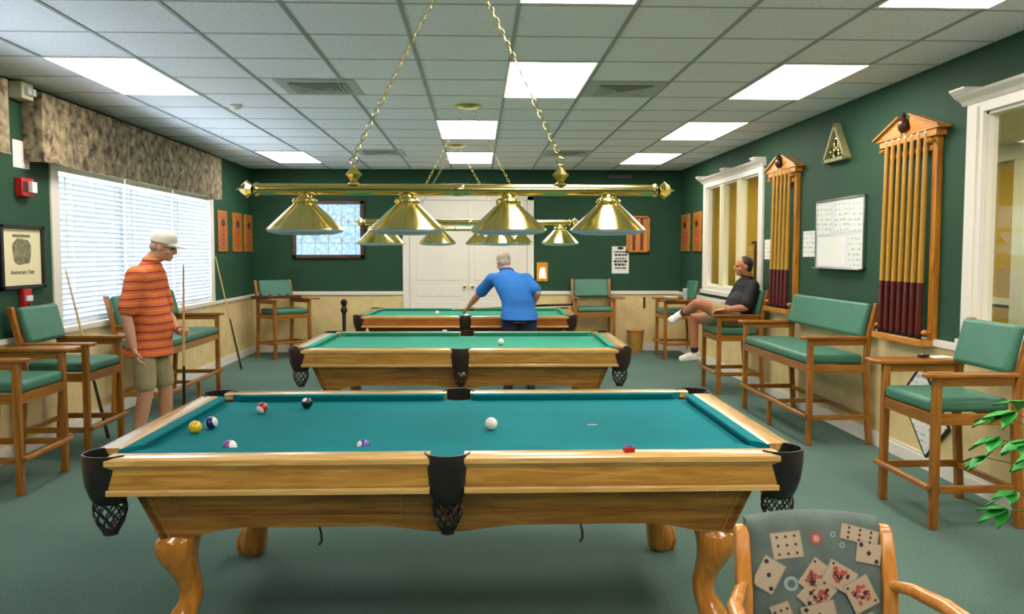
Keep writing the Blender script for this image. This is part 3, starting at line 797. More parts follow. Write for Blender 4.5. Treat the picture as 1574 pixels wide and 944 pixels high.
# ---------------------------------------------------------------- card fabric chair (bottom right)
def card_chair():
    R = thing('card_fabric_chair', 'honey wood armchair upholstered with playing card fabric, bottom right', 'armchair', (.88, 1.90, 0), math.radians(-2))
    # local: faces -y (the camera); backrest at +y
    zt = .764; hw = .185
    for sx in (-1, 1):
        rings = []
        for yy, z, w, d in ((.25, 0, .040, .04), (.22, .40, .044, .042), (.225, .60, .040, .042), (.260, zt-.022, .036, .036), (.268, zt-.006, .026, .024)):
            x = sx*(hw+.006)
            rings.append([(x-w/2, yy-d/2, z), (x+w/2, yy-d/2, z), (x+w/2, yy+d/2, z), (x-w/2, yy+d/2, z)])
        MB().loft(rings).build('back_post', M['cardwood'], R, bevel=.006, bseg=3)
        MB().loft([[(sx*.235+a*w/2, -.20+b*w/2, z) for a, b in ((-1, -1), (1, -1), (1, 1), (-1, 1))] for z, w in ((0, .03), (.40, .045), (.59, .035))]).build('leg', M['cardwood'], R, bevel=.006)
        pts = [(sx*(hw+.01), .215, .612), (sx*(hw+.035), .16, .622), (sx*(hw+.075), .06, .618), (sx*(hw+.088), -.06, .61), (sx*(hw+.08), -.18, .60), (sx*(hw+.06), -.24, .592)]
        MB().tube(pts, [.014, .017, .021, .023, .022, .014], 12).build('armrest', M['cardwood'], R, smooth=True)
        MB().bb(sx*.215-.012, sx*.215+.012, -.19, .21, .33, .39).build('seat_rail', M['cardwood'], R, bevel=.004)
    MB().bb(-.22, .22, -.22, -.19, .33, .39).build('seat_rail', M['cardwood'], R, bevel=.004)
    # seat
    MB().bb(-.215, .215, -.23, .20, .392, .465).build('seat', M['fabric'], R, bevel=.03, bseg=5)
    # back: curved panel, top arched
    def top(x): return zt+.008+.020*math.cos(PI/2*min(1, abs(x)/hw)) 
    def surf(x, z, off=0):
        t = (z-.48)/(zt-.48)
        y = .225+.045*t*t-.024 - .012*math.cos(PI/2*x/hw) - off
        return Vector((x, y, z))
    nx, nz = 24, 24; mb = MB(); F = []; Bk = []
    for j in range(nz+1):
        for i in range(nx+1):
            x = -hw+.008+(2*hw-.016)*i/nx; z = .48+(top(x)-.48)*j/nz
            edge = min(i, nx-i, j, nz-j); inset = {0: .020, 1: .006, 2: .001}.get(edge, 0)
            F.append(surf(x, z, -inset)); p = surf(x, z, 0); Bk.append(Vector((p.x, p.y+.05, p.z)))
    W_ = nx+1; fs = []
    for j in range(nz):
        for i in range(nx): fs.append((j*W_+i, j*W_+i+1, (j+1)*W_+i+1, (j+1)*W_+i))
    n = len(F); fs2 = [tuple(n+k for k in f[::-1]) for f in fs]
    loop = [i for i in range(W_)]+[j*W_+nx for j in range(1, W_)]+[nz*W_+i for i in range(nx-1, -1, -1)]+[j*W_ for j in range(nz-1, 0, -1)]
    side = [(loop[k], loop[(k+1) % len(loop)], n+loop[(k+1) % len(loop)], n+loop[k]) for k in range(len(loop))]
    mb.add(F+Bk, fs+fs2+side, 0)
    # printed cards, as thin patches following the surface; (x, z, angle, w, h, kind)
    def patch(poly, mi, off):
        # triangulated fan on the surface, subdivided lightly
        c = Vector((sum(p[0] for p in poly)/len(poly), sum(p[1] for p in poly)/len(poly)))
        pts = []
        k = len(poly)
        ok = lambda x, z: (max(-hw+.016, min(hw-.016, x)), min(z, top(x)-.012))
        ringsP = [[ok(c.x+(p[0]-c.x)*t, c.y+(p[1]-c.y)*t) for p in poly] for t in (.001, .34, .67, 1)]
        vs = [surf(x, z, off) for r_ in ringsP for x, z in r_]
        f = []
        for a in range(3):
            for b in range(k): f.append((a*k+b, a*k+(b+1) % k, (a+1)*k+(b+1) % k, (a+1)*k+b))
        mb.add(vs, f, mi)
    def rect(cx, cz, a, w, h, sub=4):
        ca, sa = math.cos(a), math.sin(a); P = []
        base_ = [(-w/2, -h/2), (w/2, -h/2), (w/2, h/2), (-w/2, h/2)]
        for q in range(4):
            p, p2 = base_[q], base_[(q+1) % 4]
            for t in range(sub): P.append((p[0]+(p2[0]-p[0])*t/sub, p[1]+(p2[1]-p[1])*t/sub))
        return [(cx+x*ca-z*sa, cz+x*sa+z*ca) for x, z in P]
    # crop pixel -> local (x,z): crop of the photo 494x224 px enlarged 3.186
    sc = .395/ (765-20)
    cards = [(395, 300, .12, 145, 120, 'pips'), (760, 255, -.25, 190, 70, 'pips'), (800, 340, -.20, 125, 95, 'pip1'), (300, 440, -.5, 110, 150, 'pip1'), (520, 440, -.65, 95, 150, 'face'), (500, 520, -.75, 80, 120, 'pip1'), (555, 530, -.75, 80, 130, 'face'),
             (645, 445, .65-PI/2+.4, 150, 110, 'face'), (540, 625, .25, 165, 110, 'pip1'), (750, 530, .45, 130, 150, 'face'), (370, 650, -1.2, 160, 95, 'pips'), (620, 775, .4, 120, 80, 'pips')]
    k = 0
    for (px, py, a, w, h, kind) in cards:
        cx = (px-548)*sc; cz = zt-.012-(py-235)*sc; w *= sc; h *= sc; off = .0012+.0005*k; k += 1
        patch(rect(cx, cz, a, w*1.04, h*1.04), 2, off); patch(rect(cx, cz, a, w*.98, h*.98), 1, off+.0003)
        ca, sa = math.cos(a), math.sin(a)
        def at(u, v): return (cx+u*ca-v*sa, cz+u*sa+v*ca)
        if kind == 'face':
            patch(rect(cx, cz, a, w*.62, h*.70), 5, off+.0005)
            for _ in range(16):
                q = at((random.random()-.5)*w*.55, (random.random()-.5)*h*.62); patch(rect(q[0], q[1], random.random()*3, .008, .012, 1), random.choice((3, 3, 4)), off+.0008)
            for u, v in ((-.38, .38), (.38, -.38)):
                q = at(u*w, v*h); patch(rect(q[0], q[1], a+.78, .006, .006, 1), 4, off+.0008)
        elif kind == 'pips':
            for u in (-.3, 0, .3):
                for v in (-.33, 0, .33):
                    q = at(u*w, v*h); patch(rect(q[0], q[1], a+.78, .006, .006, 1), 4, off+.0008)
        else:
            for u, v in ((0, 0), (-.35, .35), (.35, -.35)):
                q = at(u*w, v*h); patch(rect(q[0], q[1], a+.78, .010, .010, 1), 4, off+.0008)
    for (px, py, rr, mi) in ((540, 268, 30, 3), (700, 680, 38, 3), (408, 480, 36, 6), (625, 250, 14, 6), (668, 300, 14, 6), (800, 640, 20, 6), (790, 700, 16, 6)):
        cx = (px-548)*sc; cz = zt-.012-(py-235)*sc; rr *= sc
        patch([(cx+rr*math.cos(t), cz+rr*math.sin(t)) for t in [2*PI*q/14 for q in range(14)]], mi, .001)
        patch([(cx+rr*.55*math.cos(t), cz+rr*.55*math.sin(t)) for t in [2*PI*q/12 for q in range(12)]], 0 if mi == 6 else 5, .0014)
    mb.build('backrest', [M['fabric'], plain('card_face', '#b3a288', .8), plain('card_edge', '#8f8a78', .8), plain('card_red', '#a84c44', .8), plain('card_black', '#2c2a28', .8), plain('card_picture', '#b99a80', .8), plain('chip_grey', '#8fa3a6', .8)], R, smooth=True)
M['fabric'] = plain('grey_green_upholstery', '#5c6c64', .9, noise=.2, nscale=12, bump=.2)
card_chair()

# ---------------------------------------------------------------- plant
def plant():
    R = thing('potted_plant', 'leafy green potted plant reaching in at the right edge of the photo', 'plant', (2.50, 3.30, 0))
    MB().lathe([(.11, 0), (.15, .25), (.16, .26), (.16, .29), (.145, .29), (.135, .24), (.01, .24)], seg=28).build('pot', M['pot'], R, smooth=True)
    MB().lathe([(.134, .235), (.01, .25)], seg=20).build('soil', M['dark'], R)
    random.seed(3)
    st = MB(); lf = MB()
    spots = []
    for k in range(30):
        a = random.uniform(0, 2*PI); rr = random.uniform(.12, .36); z = random.uniform(.40, .88)
        spots.append((a, rr, z))
    spots += [(PI*.98, .37, .72), (PI*1.06, .36, .52), (PI*.92, .33, .80), (PI*1.0, .34, .43), (PI*1.1, .30, .66), (PI*.9, .38, .62)]
    for a, rr, z in spots:
        tip = Vector((rr*math.cos(a), rr*math.sin(a), z)); mid = Vector((tip.x*.35, tip.y*.35, z*.85+.05))
        st.tube([(random.uniform(-.03, .03), random.uniform(-.03, .03), .24), tuple(mid), tuple(tip)], [.006, .004, .002], 5)
        for q in range(3):
            d = Vector((math.cos(a+(q-1)*.7), math.sin(a+(q-1)*.7), random.uniform(-.5, .1))).normalized()
            s = d.cross(Vector((0, 0, 1))).normalized(); L = random.uniform(.09, .14); w = L*.27; u = s.cross(d)
            b0 = tip - d*.01
            prof = [(0, .08), (.2, .8), (.45, 1), (.7, .7), (1, .03)]
            vs = []; 
            for t, ww in prof:
                c = b0+d*L*t+Vector((0, 0, -.03*t*t)); vs += [c-s*w*ww+u*.008, c, c+s*w*ww+u*.008]
            vs += [v-u*.0012 for v in vs]
            f = []
            for i in range(4):
                for j in range(2):
                    f.append((i*3+j, i*3+j+1, i*3+3+j+1, i*3+3+j)); f.append((15+i*3+j, 15+i*3+3+j, 15+i*3+3+j+1, 15+i*3+j+1))
            lf.add(vs, f)
    st.build('stem', M['stem'], R, smooth=True); lf.build('foliage', M['leaf'], R, smooth=True)
plant()

# ---------------------------------------------------------------- cues
def cue(label, p0, p1, gold=False, r0=.0145, r1=.0065, butt=None, group='pool cues', split=.55):
    """p0 butt end, p1 tip"""
    p0 = Vector(p0); p1 = Vector(p1); R = thing('pool_cue', label, 'pool cue', p0, 0, group); d = p1-p0
    def seg(t0, t1): return [tuple(d*t0), tuple(d*t1)]
    rr = lambda t: r0+(r1-r0)*t
    MB().tube(seg(0.0, .02), [r0*.9, rr(.02)], 12).build('bumper', M['black'], R, smooth=True)
    MB().tube(seg(.02, split), [rr(.02), rr(split)], 12).build('butt', butt or M['cue_black'], R, smooth=True)
    MB().tube(seg(split, .985), [rr(split), rr(.985)], 12).build('shaft', M['cue_gold'] if gold else M['cue_light'], R, smooth=True)
    MB().tube(seg(.985, 1), [rr(.985), r1*.9], 12).build('ferrule', M['tip'], R, smooth=True)
    return R
cue('pool cue leaning on the wall beside the far end of the blinds', (-3.03, 10.80, .002), (-3.345, 10.86, 1.44), split=.45)
cue('pool cue leaning on the blinds behind the chair left of the man in orange', (-2.97, 6.785, .002), (-3.30, 6.86, 1.36), split=.45)
cue('pool cue standing upright in the hand of the man in orange', (-2.235, 6.39, .002), (-2.21, 6.40, 1.40), split=.45)
cue('pool cue held over the farthest table by the man in blue', (1.02, 9.02, .935), (-.30, 9.72, .835), split=.4)

def cue_rack(label, y0, y1, z0, z1, n, yc0, yc1, grp, lab_c):
    """wall rack with a broken pediment; y0<y1 outer width of the crown"""
    yc = (y0+y1)/2; R = thing('cue_rack', label, 'cue rack', (RX, yc, z0), 0, 'oak wall cue racks'); w = (y1-y0)/2; h = z1-z0
    ph = .20; sw = w-.09
    for s in (-1, 1):
        MB().bb(-.045, -.0, s*sw, s*(sw-.055), 0, h-ph+.01).build('side_rail', M['rack_z'], R, bevel=.004)
        for z in (.02, h-ph-.06):
            MB().lathe([(.010, -.10), (.018, -.085), (.018, -.07), (.010, -.05), (.010, -.0)], (0, s*(sw-.02), z+.03), 12, axis='x').build('knob', M['rack_y'], R, smooth=True)
    # foot shelf and cue clip rail
    MB().bb(-.12, 0, -sw+.005, sw-.005, -.045, 0).build('foot_shelf', M['rack_y'], R, bevel=.004)
    MB().bb(-.055, -.0, -sw+.05, sw-.05, h-ph-.09, h-ph-.055).build('clip_rail', M['rack_y'], R, bevel=.004)
    # pediment: entablature + two sloping halves with a gap and a finial
    MB().bb(-.075, 0, -w+.05, w-.05, h-ph, h-ph+.045).build('entablature', M['rack_y'], R, bevel=.003)
    for s in (-1, 1):
        poly = [(s*w, h-ph+.045), (s*w, h-ph+.06), (s*.075, h-.022), (s*.055, h-.035), (s*.055, h-.075), (s*.075, h-.105), (s*.05, h-ph+.045)]
        MB().prism(poly, -.085, 0, 'yz').build('pediment', M['rack_y'], R, bevel=.003)
        MB().bar((-.095, s*(w+.01), h-ph+.062), (-.095, s*.072, h-.014), .022, .014, up=(0, 0, 1)).build('pediment_moulding', M['rack_z'], R, bevel=.002)
    MB().prism([(-.048, h-ph+.04), (.048, h-ph+.04), (.048, h-.12), (-.048, h-.12)], -.08, 0, 'yz').build('pediment', M['rack_y'], R)
    MB().lathe([(.012, h-.135), (.032, h-.115), (.040, h-.08), (.030, h-.045), (.012, h-.030), (.018, h-.015), (.004, h+.008)], (-.098, 0, 0), 16).build('urn_finial', M['mahogany'], R, smooth=True)
    for k in range(n):
        yy = yc0+(yc1-yc0)*k/(n-1)
        cue(lab_c % (('leftmost', 'second', 'third', 'fourth', 'fifth', 'sixth', 'rightmost')[n-1-k if n < 7 and k == n-1 else (n-1-k if k else 6)]) , (RX-.085, yy, z0+.001), (RX-.070, yy, z0+1.41), gold=True, butt=M['cue_red'], group=grp, r0=.023, r1=.015, split=.27)
cue_rack('tall oak cue rack with broken pediment left of the big right window', 5.40, 6.28, .90, 2.46, 7, 5.58, 6.12, 'cues in the near wall rack', '%s cue in the near oak wall rack')
cue_rack('oak cue rack with broken pediment beside the white-framed inner window', 7.86, 8.70, .94, 2.46, 5, 8.06, 8.48, 'cues in the far wall rack', '%s cue in the far oak wall rack')

# ---------------------------------------------------------------- wall items
def txt(body, size, mat, parent, loc, rot, name='lettering', ext=.0006):
    cu = bpy.data.curves.new(name, 'FONT'); cu.body = body; cu.size = size; cu.align_x = 'CENTER'; cu.extrude = ext
    to = bpy.data.objects.new('t', cu); COL.objects.link(to)
    me = bpy.data.meshes.new_from_object(to.evaluated_get(bpy.context.evaluated_depsgraph_get()))
    bpy.data.objects.remove(to, do_unlink=True)
    o = bpy.data.objects.new(name, me); COL.objects.link(o); me.materials.clear(); me.materials.append(mat); o.parent = parent; o.location = loc; o.rotation_euler = rot
    return o
# framed print on the left wall
R = thing('framed_print', 'black framed cream print with grey picture and lettering, left wall', 'framed print', (LX, 6.34, 1.455))
mb = MB(); hy, hz = .30, .235
for s in (-1, 1): mb.bb(0, .03, s*hy, s*(hy-.035), -hz, hz); mb.bb(0, .03, -hy, hy, s*hz, s*(hz-.028))
mb.build('frame', M['black'], R, bevel=.004)
MB().bb(.002, .01, -hy+.03, hy-.03, -hz+.025, hz-.025).build('mat_board', plain('cream_mat', '#e2dfb4', .7), R)
mb = MB()
random.seed(5)
pg = []
for i in range(28):
    a = 2*PI*i/28; pg.append((math.copysign(abs(math.cos(a))**.6, math.cos(a))*.125*(1+.05*math.sin(5*a)), .04+math.copysign(abs(math.sin(a))**.7, math.sin(a))*.095*(1+.05*math.cos(7*a))))
mb.prism(pg, .0102, .0112, 'yz'); mb.bb(.0102, .0112, -.12, .12, .145, .165)
mb.build('picture', plain('grey_engraving', '#7b7a5c', .8, noise=.55, nscale=38), R)
txt('Anniversary Date', .045, plain('olive_ink', '#4a4a30', .8), R, (.0112, 0, -.125), (PI/2, 0, PI/2))
def box_item(name, label, cat, loc, size, mat, parts):
    R = thing(name, label, cat, loc); MB().bb(0, size[0], -size[1]/2, size[1]/2, 0, size[2]).build('housing', M[mat], R, bevel=.006)
    for nm, b, mt_ in parts: MB().bb(*b).build(nm, M[mt_], R, bevel=.002)
    return R
box_item('emergency_light', 'cream emergency light box high on the left wall under the ceiling', 'emergency light', (LX, 6.33, 2.60), (.10, .16, .12), 'offwhite', [('lamp_head', (.10, .13, -.05, .0, .03, .08), 'enamel'), ('lamp_head', (.10, .13, .02, .06, .03, .08), 'enamel')])
o = MB().bb(0, .003, -.11, .11, 0, .20).build('notice_paper', M['paper'], None, loc=(LX+.001, 6.39, 2.11)); tag(o, 'blank white notice on the green wall above the red alarm', 'notice')
box_item('fire_alarm', 'red fire alarm with clear strobe on the left wall', 'fire alarm', (LX, 6.375, 1.90), (.055, .17, .135), 'red', [('strobe', (.055, .085, .0, .07, .03, .11), 'enamel'), ('sounder_grille', (.055, .058, -.07, -.01, .03, .11), 'brownleather')])
box_item('fire_pull_station', 'small red pull station under the framed print', 'alarm box', (LX, 6.35, 1.08), (.04, .11, .14), 'red', [('pull_handle', (.04, .055, -.04, .04, .05, .09), 'enamel'), ('key_switch', (.04, .048, -.012, .012, .015, .035), 'black')])
# wood plaques
def plaque(name, label, x, y, z, hy, hz, side, grp):
    R = thing(name, label, 'wall plaque', (x, y, z), 0 if side > 0 else PI, grp)
    mb = MB().bb(0, .02, -hy, hy, -hz, hz); mb.build('board', M['rack_z'], R, bevel=.004)
    MB().bb(.02, .024, -hy*.62, hy*.62, -hz*.86, hz*.86).build('inset_panel', M['cherry_x'], R, bevel=.002)
    MB().ell((.026, 0, hz*.42), (.010, hy*.36, hz*.17)).build('dark_oval', M['mahogany'], R, smooth=True)
    mb = MB()
    for k in range(4): mb.lathe([(.018, .024), (.014, .034), (.003, .036)], (0, 0, hz*(.1-.24*k)), 12, axis='x')
    mb.build('counter_knob', M['red'], R, smooth=True)
    return R
G3 = 'wooden counter plaques on the left wall'
plaque('wall_plaque', 'wooden plaque nearest the window of the three on the left wall', LX, 11.22, 1.775, .20, .27, 1, G3)
plaque('wall_plaque', 'middle wooden plaque of the three on the left wall', LX, 11.90, 1.775, .22, .27, 1, G3)
plaque('wall_plaque', 'wooden plaque nearest the corner of the three on the left wall', LX, 12.46, 1.775, .20, .27, 1, G3)
plaque('wall_plaque', 'wooden plaque nearer the corner of the two on the right wall', RX, 12.36, 1.785, .24, .275, -1, 'wooden counter plaques on the right wall')
plaque('wall_plaque', 'wooden plaque nearer the inner window of the two on the right wall', RX, 11.68, 1.785, .22, .275, -1, 'wooden counter plaques on the right wall')
# leaded picture window on back wall
R = thing('leaded_glass_panel', 'dark framed pale blue leaded glass panel on the far wall', 'glass panel', (-2.235, BY, 1.84)); hx, hz = .535, .43
mb = MB()
for s in (-1, 1): mb.bb(s*hx, s*(hx-.06), -.04, 0, -hz, hz); mb.bb(-hx, hx, -.04, 0, s*hz, s*(hz-.055))
mb.build('frame', M['mahogany'], R, bevel=.006)
MB().bb(-hx+.05, hx-.05, -.012, -.004, -hz+.05, hz-.05).build('glass_sheet', M['stained'], R)
mb = MB()
for i in range(5):
    x = -.40+.20*i; mb.bb(x-.006, x+.006, -.020, -.012, -hz+.05, hz-.05)
    if i < 4:
        for zz, rr in ((.08, .1), (-.22, .1)):
            mb.tube([(x+.1-.1*math.cos(t), -.016, zz+rr*1.6*math.sin(t)) for t in [PI*q/10 for q in range(11)]], .006, 6)
        mb.ell((x+.1, -.016, .12), (.03, .006, .035)); 
for z in (-.20, .06): mb.bb(-hx+.05, hx-.05, -.020, -.012, z-.006, z+.006)
mb.build('lead_came', plain('white_came', '#c9dbe4', .5), R, smooth=True)
# double door unit
D = thing('door_1', None, None, ((DX0+DX1)/2, BY, 0)); del_cat(D); D['kind'] = 'structure'; hw_ = (DX1-DX0)/2
mb = MB()
for s in (-1, 1): mb.bb(s*hw_, s*(hw_-.10), -.035, 0, 0, 2.36)
mb.bb(-hw_, hw_, -.035, 0, 2.28, 2.36); mb.bb(-hw_, hw_, -.03, 0, 1.90, 1.96); mb.bb(-hw_, hw_, -.045, 0, 2.34, 2.37)
mb.build('door_frame', M['white'], D, bevel=.004)
MB().bb(-hw_+.01, hw_-.01, -.006, 0, 0, 2.35).build('backing', M['white'], D)
for s in (-1, 1):
    def leaf(z0, z1, panels, knob):
        o = MB().bb(s*.004, s*(hw_-.105), -.026, -.007, z0, z1).build('door_leaf', M['white'], D, bevel=.002)
        mb = MB()
        for (a, b, c, d) in panels:
            mb.bb(s*a, s*b, -.032, -.026, c, d)
        mb.build('raised_panel', M['white'], o, bevel=.005)
        if knob:
            MB().lathe([(.012, -.026), (.010, -.045), (.024, -.055), (.024, -.070), (.010, -.078)], (s*.06, 0, .99), 16, axis='y').build('door_knob', M['brass'], o, smooth=True)
    leaf(.02, 1.895, [(.09, .40, 1.08, 1.80), (.47, .78, 1.08, 1.80), (.09, .40, .84, .99), (.47, .78, .84, .99), (.09, .40, .15, .76), (.47, .78, .15, .76)], True)
    leaf(1.965, 2.275, [(.08, .79, 2.01, 2.23)], False)
# sconce, poster, rack, vent on the back wall
R = thing('wall_sconce', 'small wall lamp with cream shade right of the white doors', 'wall lamp', (.97, BY, 1.08))
MB().bb(-.085, .085, -.015, 0, -.02, .27).build('back_plate', M['rack_y'], R, bevel=.004)
MB().lathe([(.055, .03), (.035, .19), (.030, .19), (.050, .03)], (0, -.075, 0), 20, cap=False).build('lamp_shade', plain('cream_shade', '#efe3b4', .6, emis='#ffe9a8', es=.7), R, smooth=True)
MB().tube([(0, -.015, .0), (0, -.06, -.005), (0, -.075, .03), (0, -.075, .08)], .006, 8).build('arm', M['brass'], R, smooth=True)
R = thing('notice_poster', 'white poster with bold black print on the far wall', 'poster', (2.16, BY, 1.18))
random.seed(21); mb = MB().bb(-.13, .13, -.004, -.001, 0, .41)
for k, (z, hh) in enumerate([(.315, .022), (.265, .030), (.215, .022), (.165, .036), (.115, .036), (.07, .024)]):
    x = -.10+.01*(k % 3)
    while x < .085:
        w = random.uniform(.018, .05); mb.bb(x, min(x+w, .105), -.0055, -.004, z, z+hh, mi=1); x += w+.010
mb.build('sheet', [M['paper'], M['black']], R)
MB().ell((0, -.007, .385), (.05, .004, .022)).build('emblem', M['black'], R, smooth=True)
R = thing('small_cue_holder', 'small open wooden rack on the far wall right of the poster', 'rack', (2.42, BY, 1.775))
mb = MB()
for s in (-1, 1): mb.bb(s*.18, s*.145, -.05, 0, -.275, .275); mb.bb(-.18, .18, -.05, 0, s*.275, s*.245)
mb.build('frame', M['rack_z'], R, bevel=.004)
MB().bb(-.15, .15, -.010, 0, -.25, .25).build('back_panel', M['cardwood'], R)
mb = MB()
for x in (-.06, .06): mb.bb(x-.02, x+.02, -.03, -.010, -.245, .245)
mb.build('slot_bar', M['redwood'], R)
R = thing('wall_vent', 'dark narrow vent on the far wall just below the ceiling', 'vent', (2.14, BY, 2.60))
MB().bb(-.20, .20, -.05, 0, 0, .07).build('grille_frame', M['dark'], R, bevel=.004); mb = MB()
for k in range(4): mb.bb(-.18, .18, -.054, -.05, .01+.014*k, .016+.014*k)
mb.build('grille', M['black'], R)
R = thing('waste_basket', 'small tan wicker basket by the far wall', 'basket', (2.36, 12.48, 0))
MB().lathe([(.10, 0), (.125, .30), (.13, .33), (.12, .33), (.115, .30), (.09, .02)], seg=24, cap=False).build('basket_body', M['basket'], R, smooth=True)
MB().lathe([(.132, .32), (.138, .335), (.128, .345)], seg=24).build('rim', M['rack_y'], R, smooth=True)
R = thing('cue_bridge_stand', 'slim dark post with knobbed top standing by the far wainscot', 'stand', (-1.98, 12.45, 0))
MB().lathe([(.07, 0), (.07, .02), (.03, .035), (.025, .30), (.03, .60)], seg=16).build('post', M['dark'], R, smooth=True)
MB().lathe([(.03, .60), (.05, .63), (.045, .68), (.025, .70), (.045, .74), (.05, .78), (.02, .81)], seg=16).build('knob_top', M['dark'], R, smooth=True)
# papers and board on right wall
def paper(label, y0, y1, z0, z1, x=.001, mat='print', grp=None, rot=0):
    o = MB().bb(-.0015, 0, -(y1-y0)/2, (y1-y0)/2, -(z1-z0)/2, (z1-z0)/2).build('notice_sheet', M[mat], None, loc=(RX-x, (y0+y1)/2, (z0+z1)/2)); o.rotation_euler.x = rot
    tag(o, label, 'notice', grp); return o
paper('white sheet on the wall between the inner window and the far cue rack', 8.72, 8.93, 1.42, 1.63)
paper('white sheet on the wall just left of the notice board', 7.58, 7.86, 1.45, 1.69)
R = thing('notice_board', 'white notice board with papers pinned on it, right wall', 'notice board', (RX-.004, 7.04, 1.65))
MB().bb(-.014, 0, -.46, .46, -.285, .285).build('board', M['enamel'], R, bevel=.003)
mb = MB()
for s in (-1, 1): mb.bb(-.022, 0, s*.46, s*.475, -.30, .30); mb.bb(-.022, 0, -.475, .475, s*.285, s*.30)
mb.bb(-.05, -.0, -.47, .47, -.302, -.292)
mb.build('rim', M['silver'], R, bevel=.002)
gp = 'papers pinned on the notice board'
paper('upper left paper on the notice board', 7.20, 7.52, 1.64, 1.90, .0186, 'print', gp, .03)
paper('upper middle paper on the notice board, with dark figures', 6.86, 7.12, 1.66, 1.94, .0186, 'print', gp, -.02)
paper('upper right paper on the notice board', 6.60, 6.84, 1.66, 1.92, .0186, 'print', gp, .02)
paper('long lower left paper on the notice board', 6.90, 7.46, 1.38, 1.62, .0186, 'paper', gp)
paper('lower right paper on the notice board with ruled lines', 6.62, 6.84, 1.38, 1.63, .0186, 'print', gp)
# triangle rack
R = thing('triangle_ball_rack', 'wooden triangle ball rack hanging high on the right wall', 'ball rack', (RX, 7.10, 2.28))
P3 = [Vector((0, -.21, 0)), Vector((0, .21, 0)), Vector((0, 0, .29))]
mb = MB()
for a in range(3):
    p, q = P3[a], P3[(a+1) % 3]; mb.bar(p+Vector((-.03, 0, 0)), q+Vector((-.03, 0, 0)), .03, .055, up=(1, 0, 0))
for p in P3: mb.lathe([(.02, -.0575), (.02, -.0025)], tuple(p), 14, axis='x')
mb.build('triangle_frame', plain('olive_wood', '#8c8a5a', .5, noise=.2), R, smooth=True)
mb = MB()
for c, r_ in (((0, .0), .05), ((-.08, .04), .035), ((.08, .04), .035), ((0, .10), .04)):
    mb.tube([(-.03, c[0]+r_*math.cos(t), .04+c[1]+r_*math.sin(t)) for t in [2*PI*k/16 for k in range(16)]], .007, 6, closed=True)
mb.build('scroll_ornament', M['brass'], R, smooth=True)
# clipboard hung point-down on the wainscot
R = thing('clipboard', 'black edged clipboard hanging askew on the wainscot under the tray arm', 'clipboard', (RX-.012, 5.60, .40))
def dia(s, x0, x1, mi=0):
    mb = MB(); a = math.radians(47); pl = []
    for u, v in ((-.5, -.36), (.5, -.36), (.5, .36), (-.5, .36)):
        u *= s*.66; v *= s*.66; pl.append((u*math.cos(a)-v*math.sin(a), u*math.sin(a)+v*math.cos(a)))
    return mb.prism(pl, x0, x1, 'yz')
dia(.82, -.008, 0).build('board', M['black'], R, bevel=.002); dia(.74, -.0095, -.0081).build('paper_pad', M['print'], R)
MB().box((-.014, .13, .13), (.012, .08, .03), rot=rx(-math.radians(45))).build('clip', M['silver'], R, bevel=.003)
# small dark socket at right edge, and switch on back wall
box_item('wall_socket', 'small black outlet box low on the right wall beside the near chair', 'outlet', (RX-.05, 4.18, .80), (.04, .12, .08), 'black', [('socket_face', (-.004, 0, -.04, .04, .015, .065), 'dark')])
R = thing('door_latch', 'small dark latch on the far wainscot near the right corner', 'latch', (2.53, BY-.009, .72))
MB().bb(-.015, .015, -.012, 0, -.07, .10).build('latch_plate', M['dark'], R, bevel=.003); MB().lathe([(.012, -.03), (.012, -.012)], (0, 0, -.03), 12, axis='y').build('latch_knob', M['dark'], R, smooth=True)
# furniture seen through the inner window
for (x, y, lab) in ((4.3, 13.0-1.2, 'dark cabinet in the yellow room seen through the inner window, right'), (4.9, 9.9, 'dark cabinet in the yellow room seen through the inner window, left')):
    R = thing('dark_cabinet', lab, 'cabinet', (x, y, 0))
    MB().bb(-.3, .3, -.25, .25, .05, 1.62).build('body', M['mahogany'], R, bevel=.01); MB().bb(-.33, .33, -.28, .28, 1.62, 1.66).build('top', M['mahogany'], R, bevel=.005)
    MB().bb(-.27, .27, -.22, .22, 0, .05).build('plinth', M['dark'], R)
    MB().bb(-.312, -.3, -.22, .22, .1, 1.55).build('door', M['mahogany'], R, bevel=.004)

# ---------------------------------------------------------------- people
def V(*a): return Vector(a)
def basis(f, u):
    f = Vector(f).normalized(); u = Vector(u); s = f.cross(u).normalized(); u = s.cross(f).normalized()
    return f, u, s      # s = right-hand side of the figure
def lofts(mb, rings, n=20):
    R_ = []
    for c, sd, fw, a, b in rings:
        sd = Vector(sd).normalized(); fw = Vector(fw).normalized()
        R_.append([Vector(c)+sd*a*math.cos(t)+fw*b*math.sin(t) for t in [2*PI*j/n for j in range(n)]])
    mb.loft(R_)
def limb(mb, pts, rad, n=14):
    P = []; Rr = []
    for i in range(len(pts)-1):
        for k in range(5):
            t = k/5; P.append(pts[i].lerp(pts[i+1], t)); Rr.append(rad[i]*(1-t)+rad[i+1]*t)
    P.append(pts[-1]); Rr.append(rad[-1]); mb.tube(P, Rr, n)
    for p, r in zip(pts, rad): mb.ell(p, (r, r, r), seg=12, rings=8)
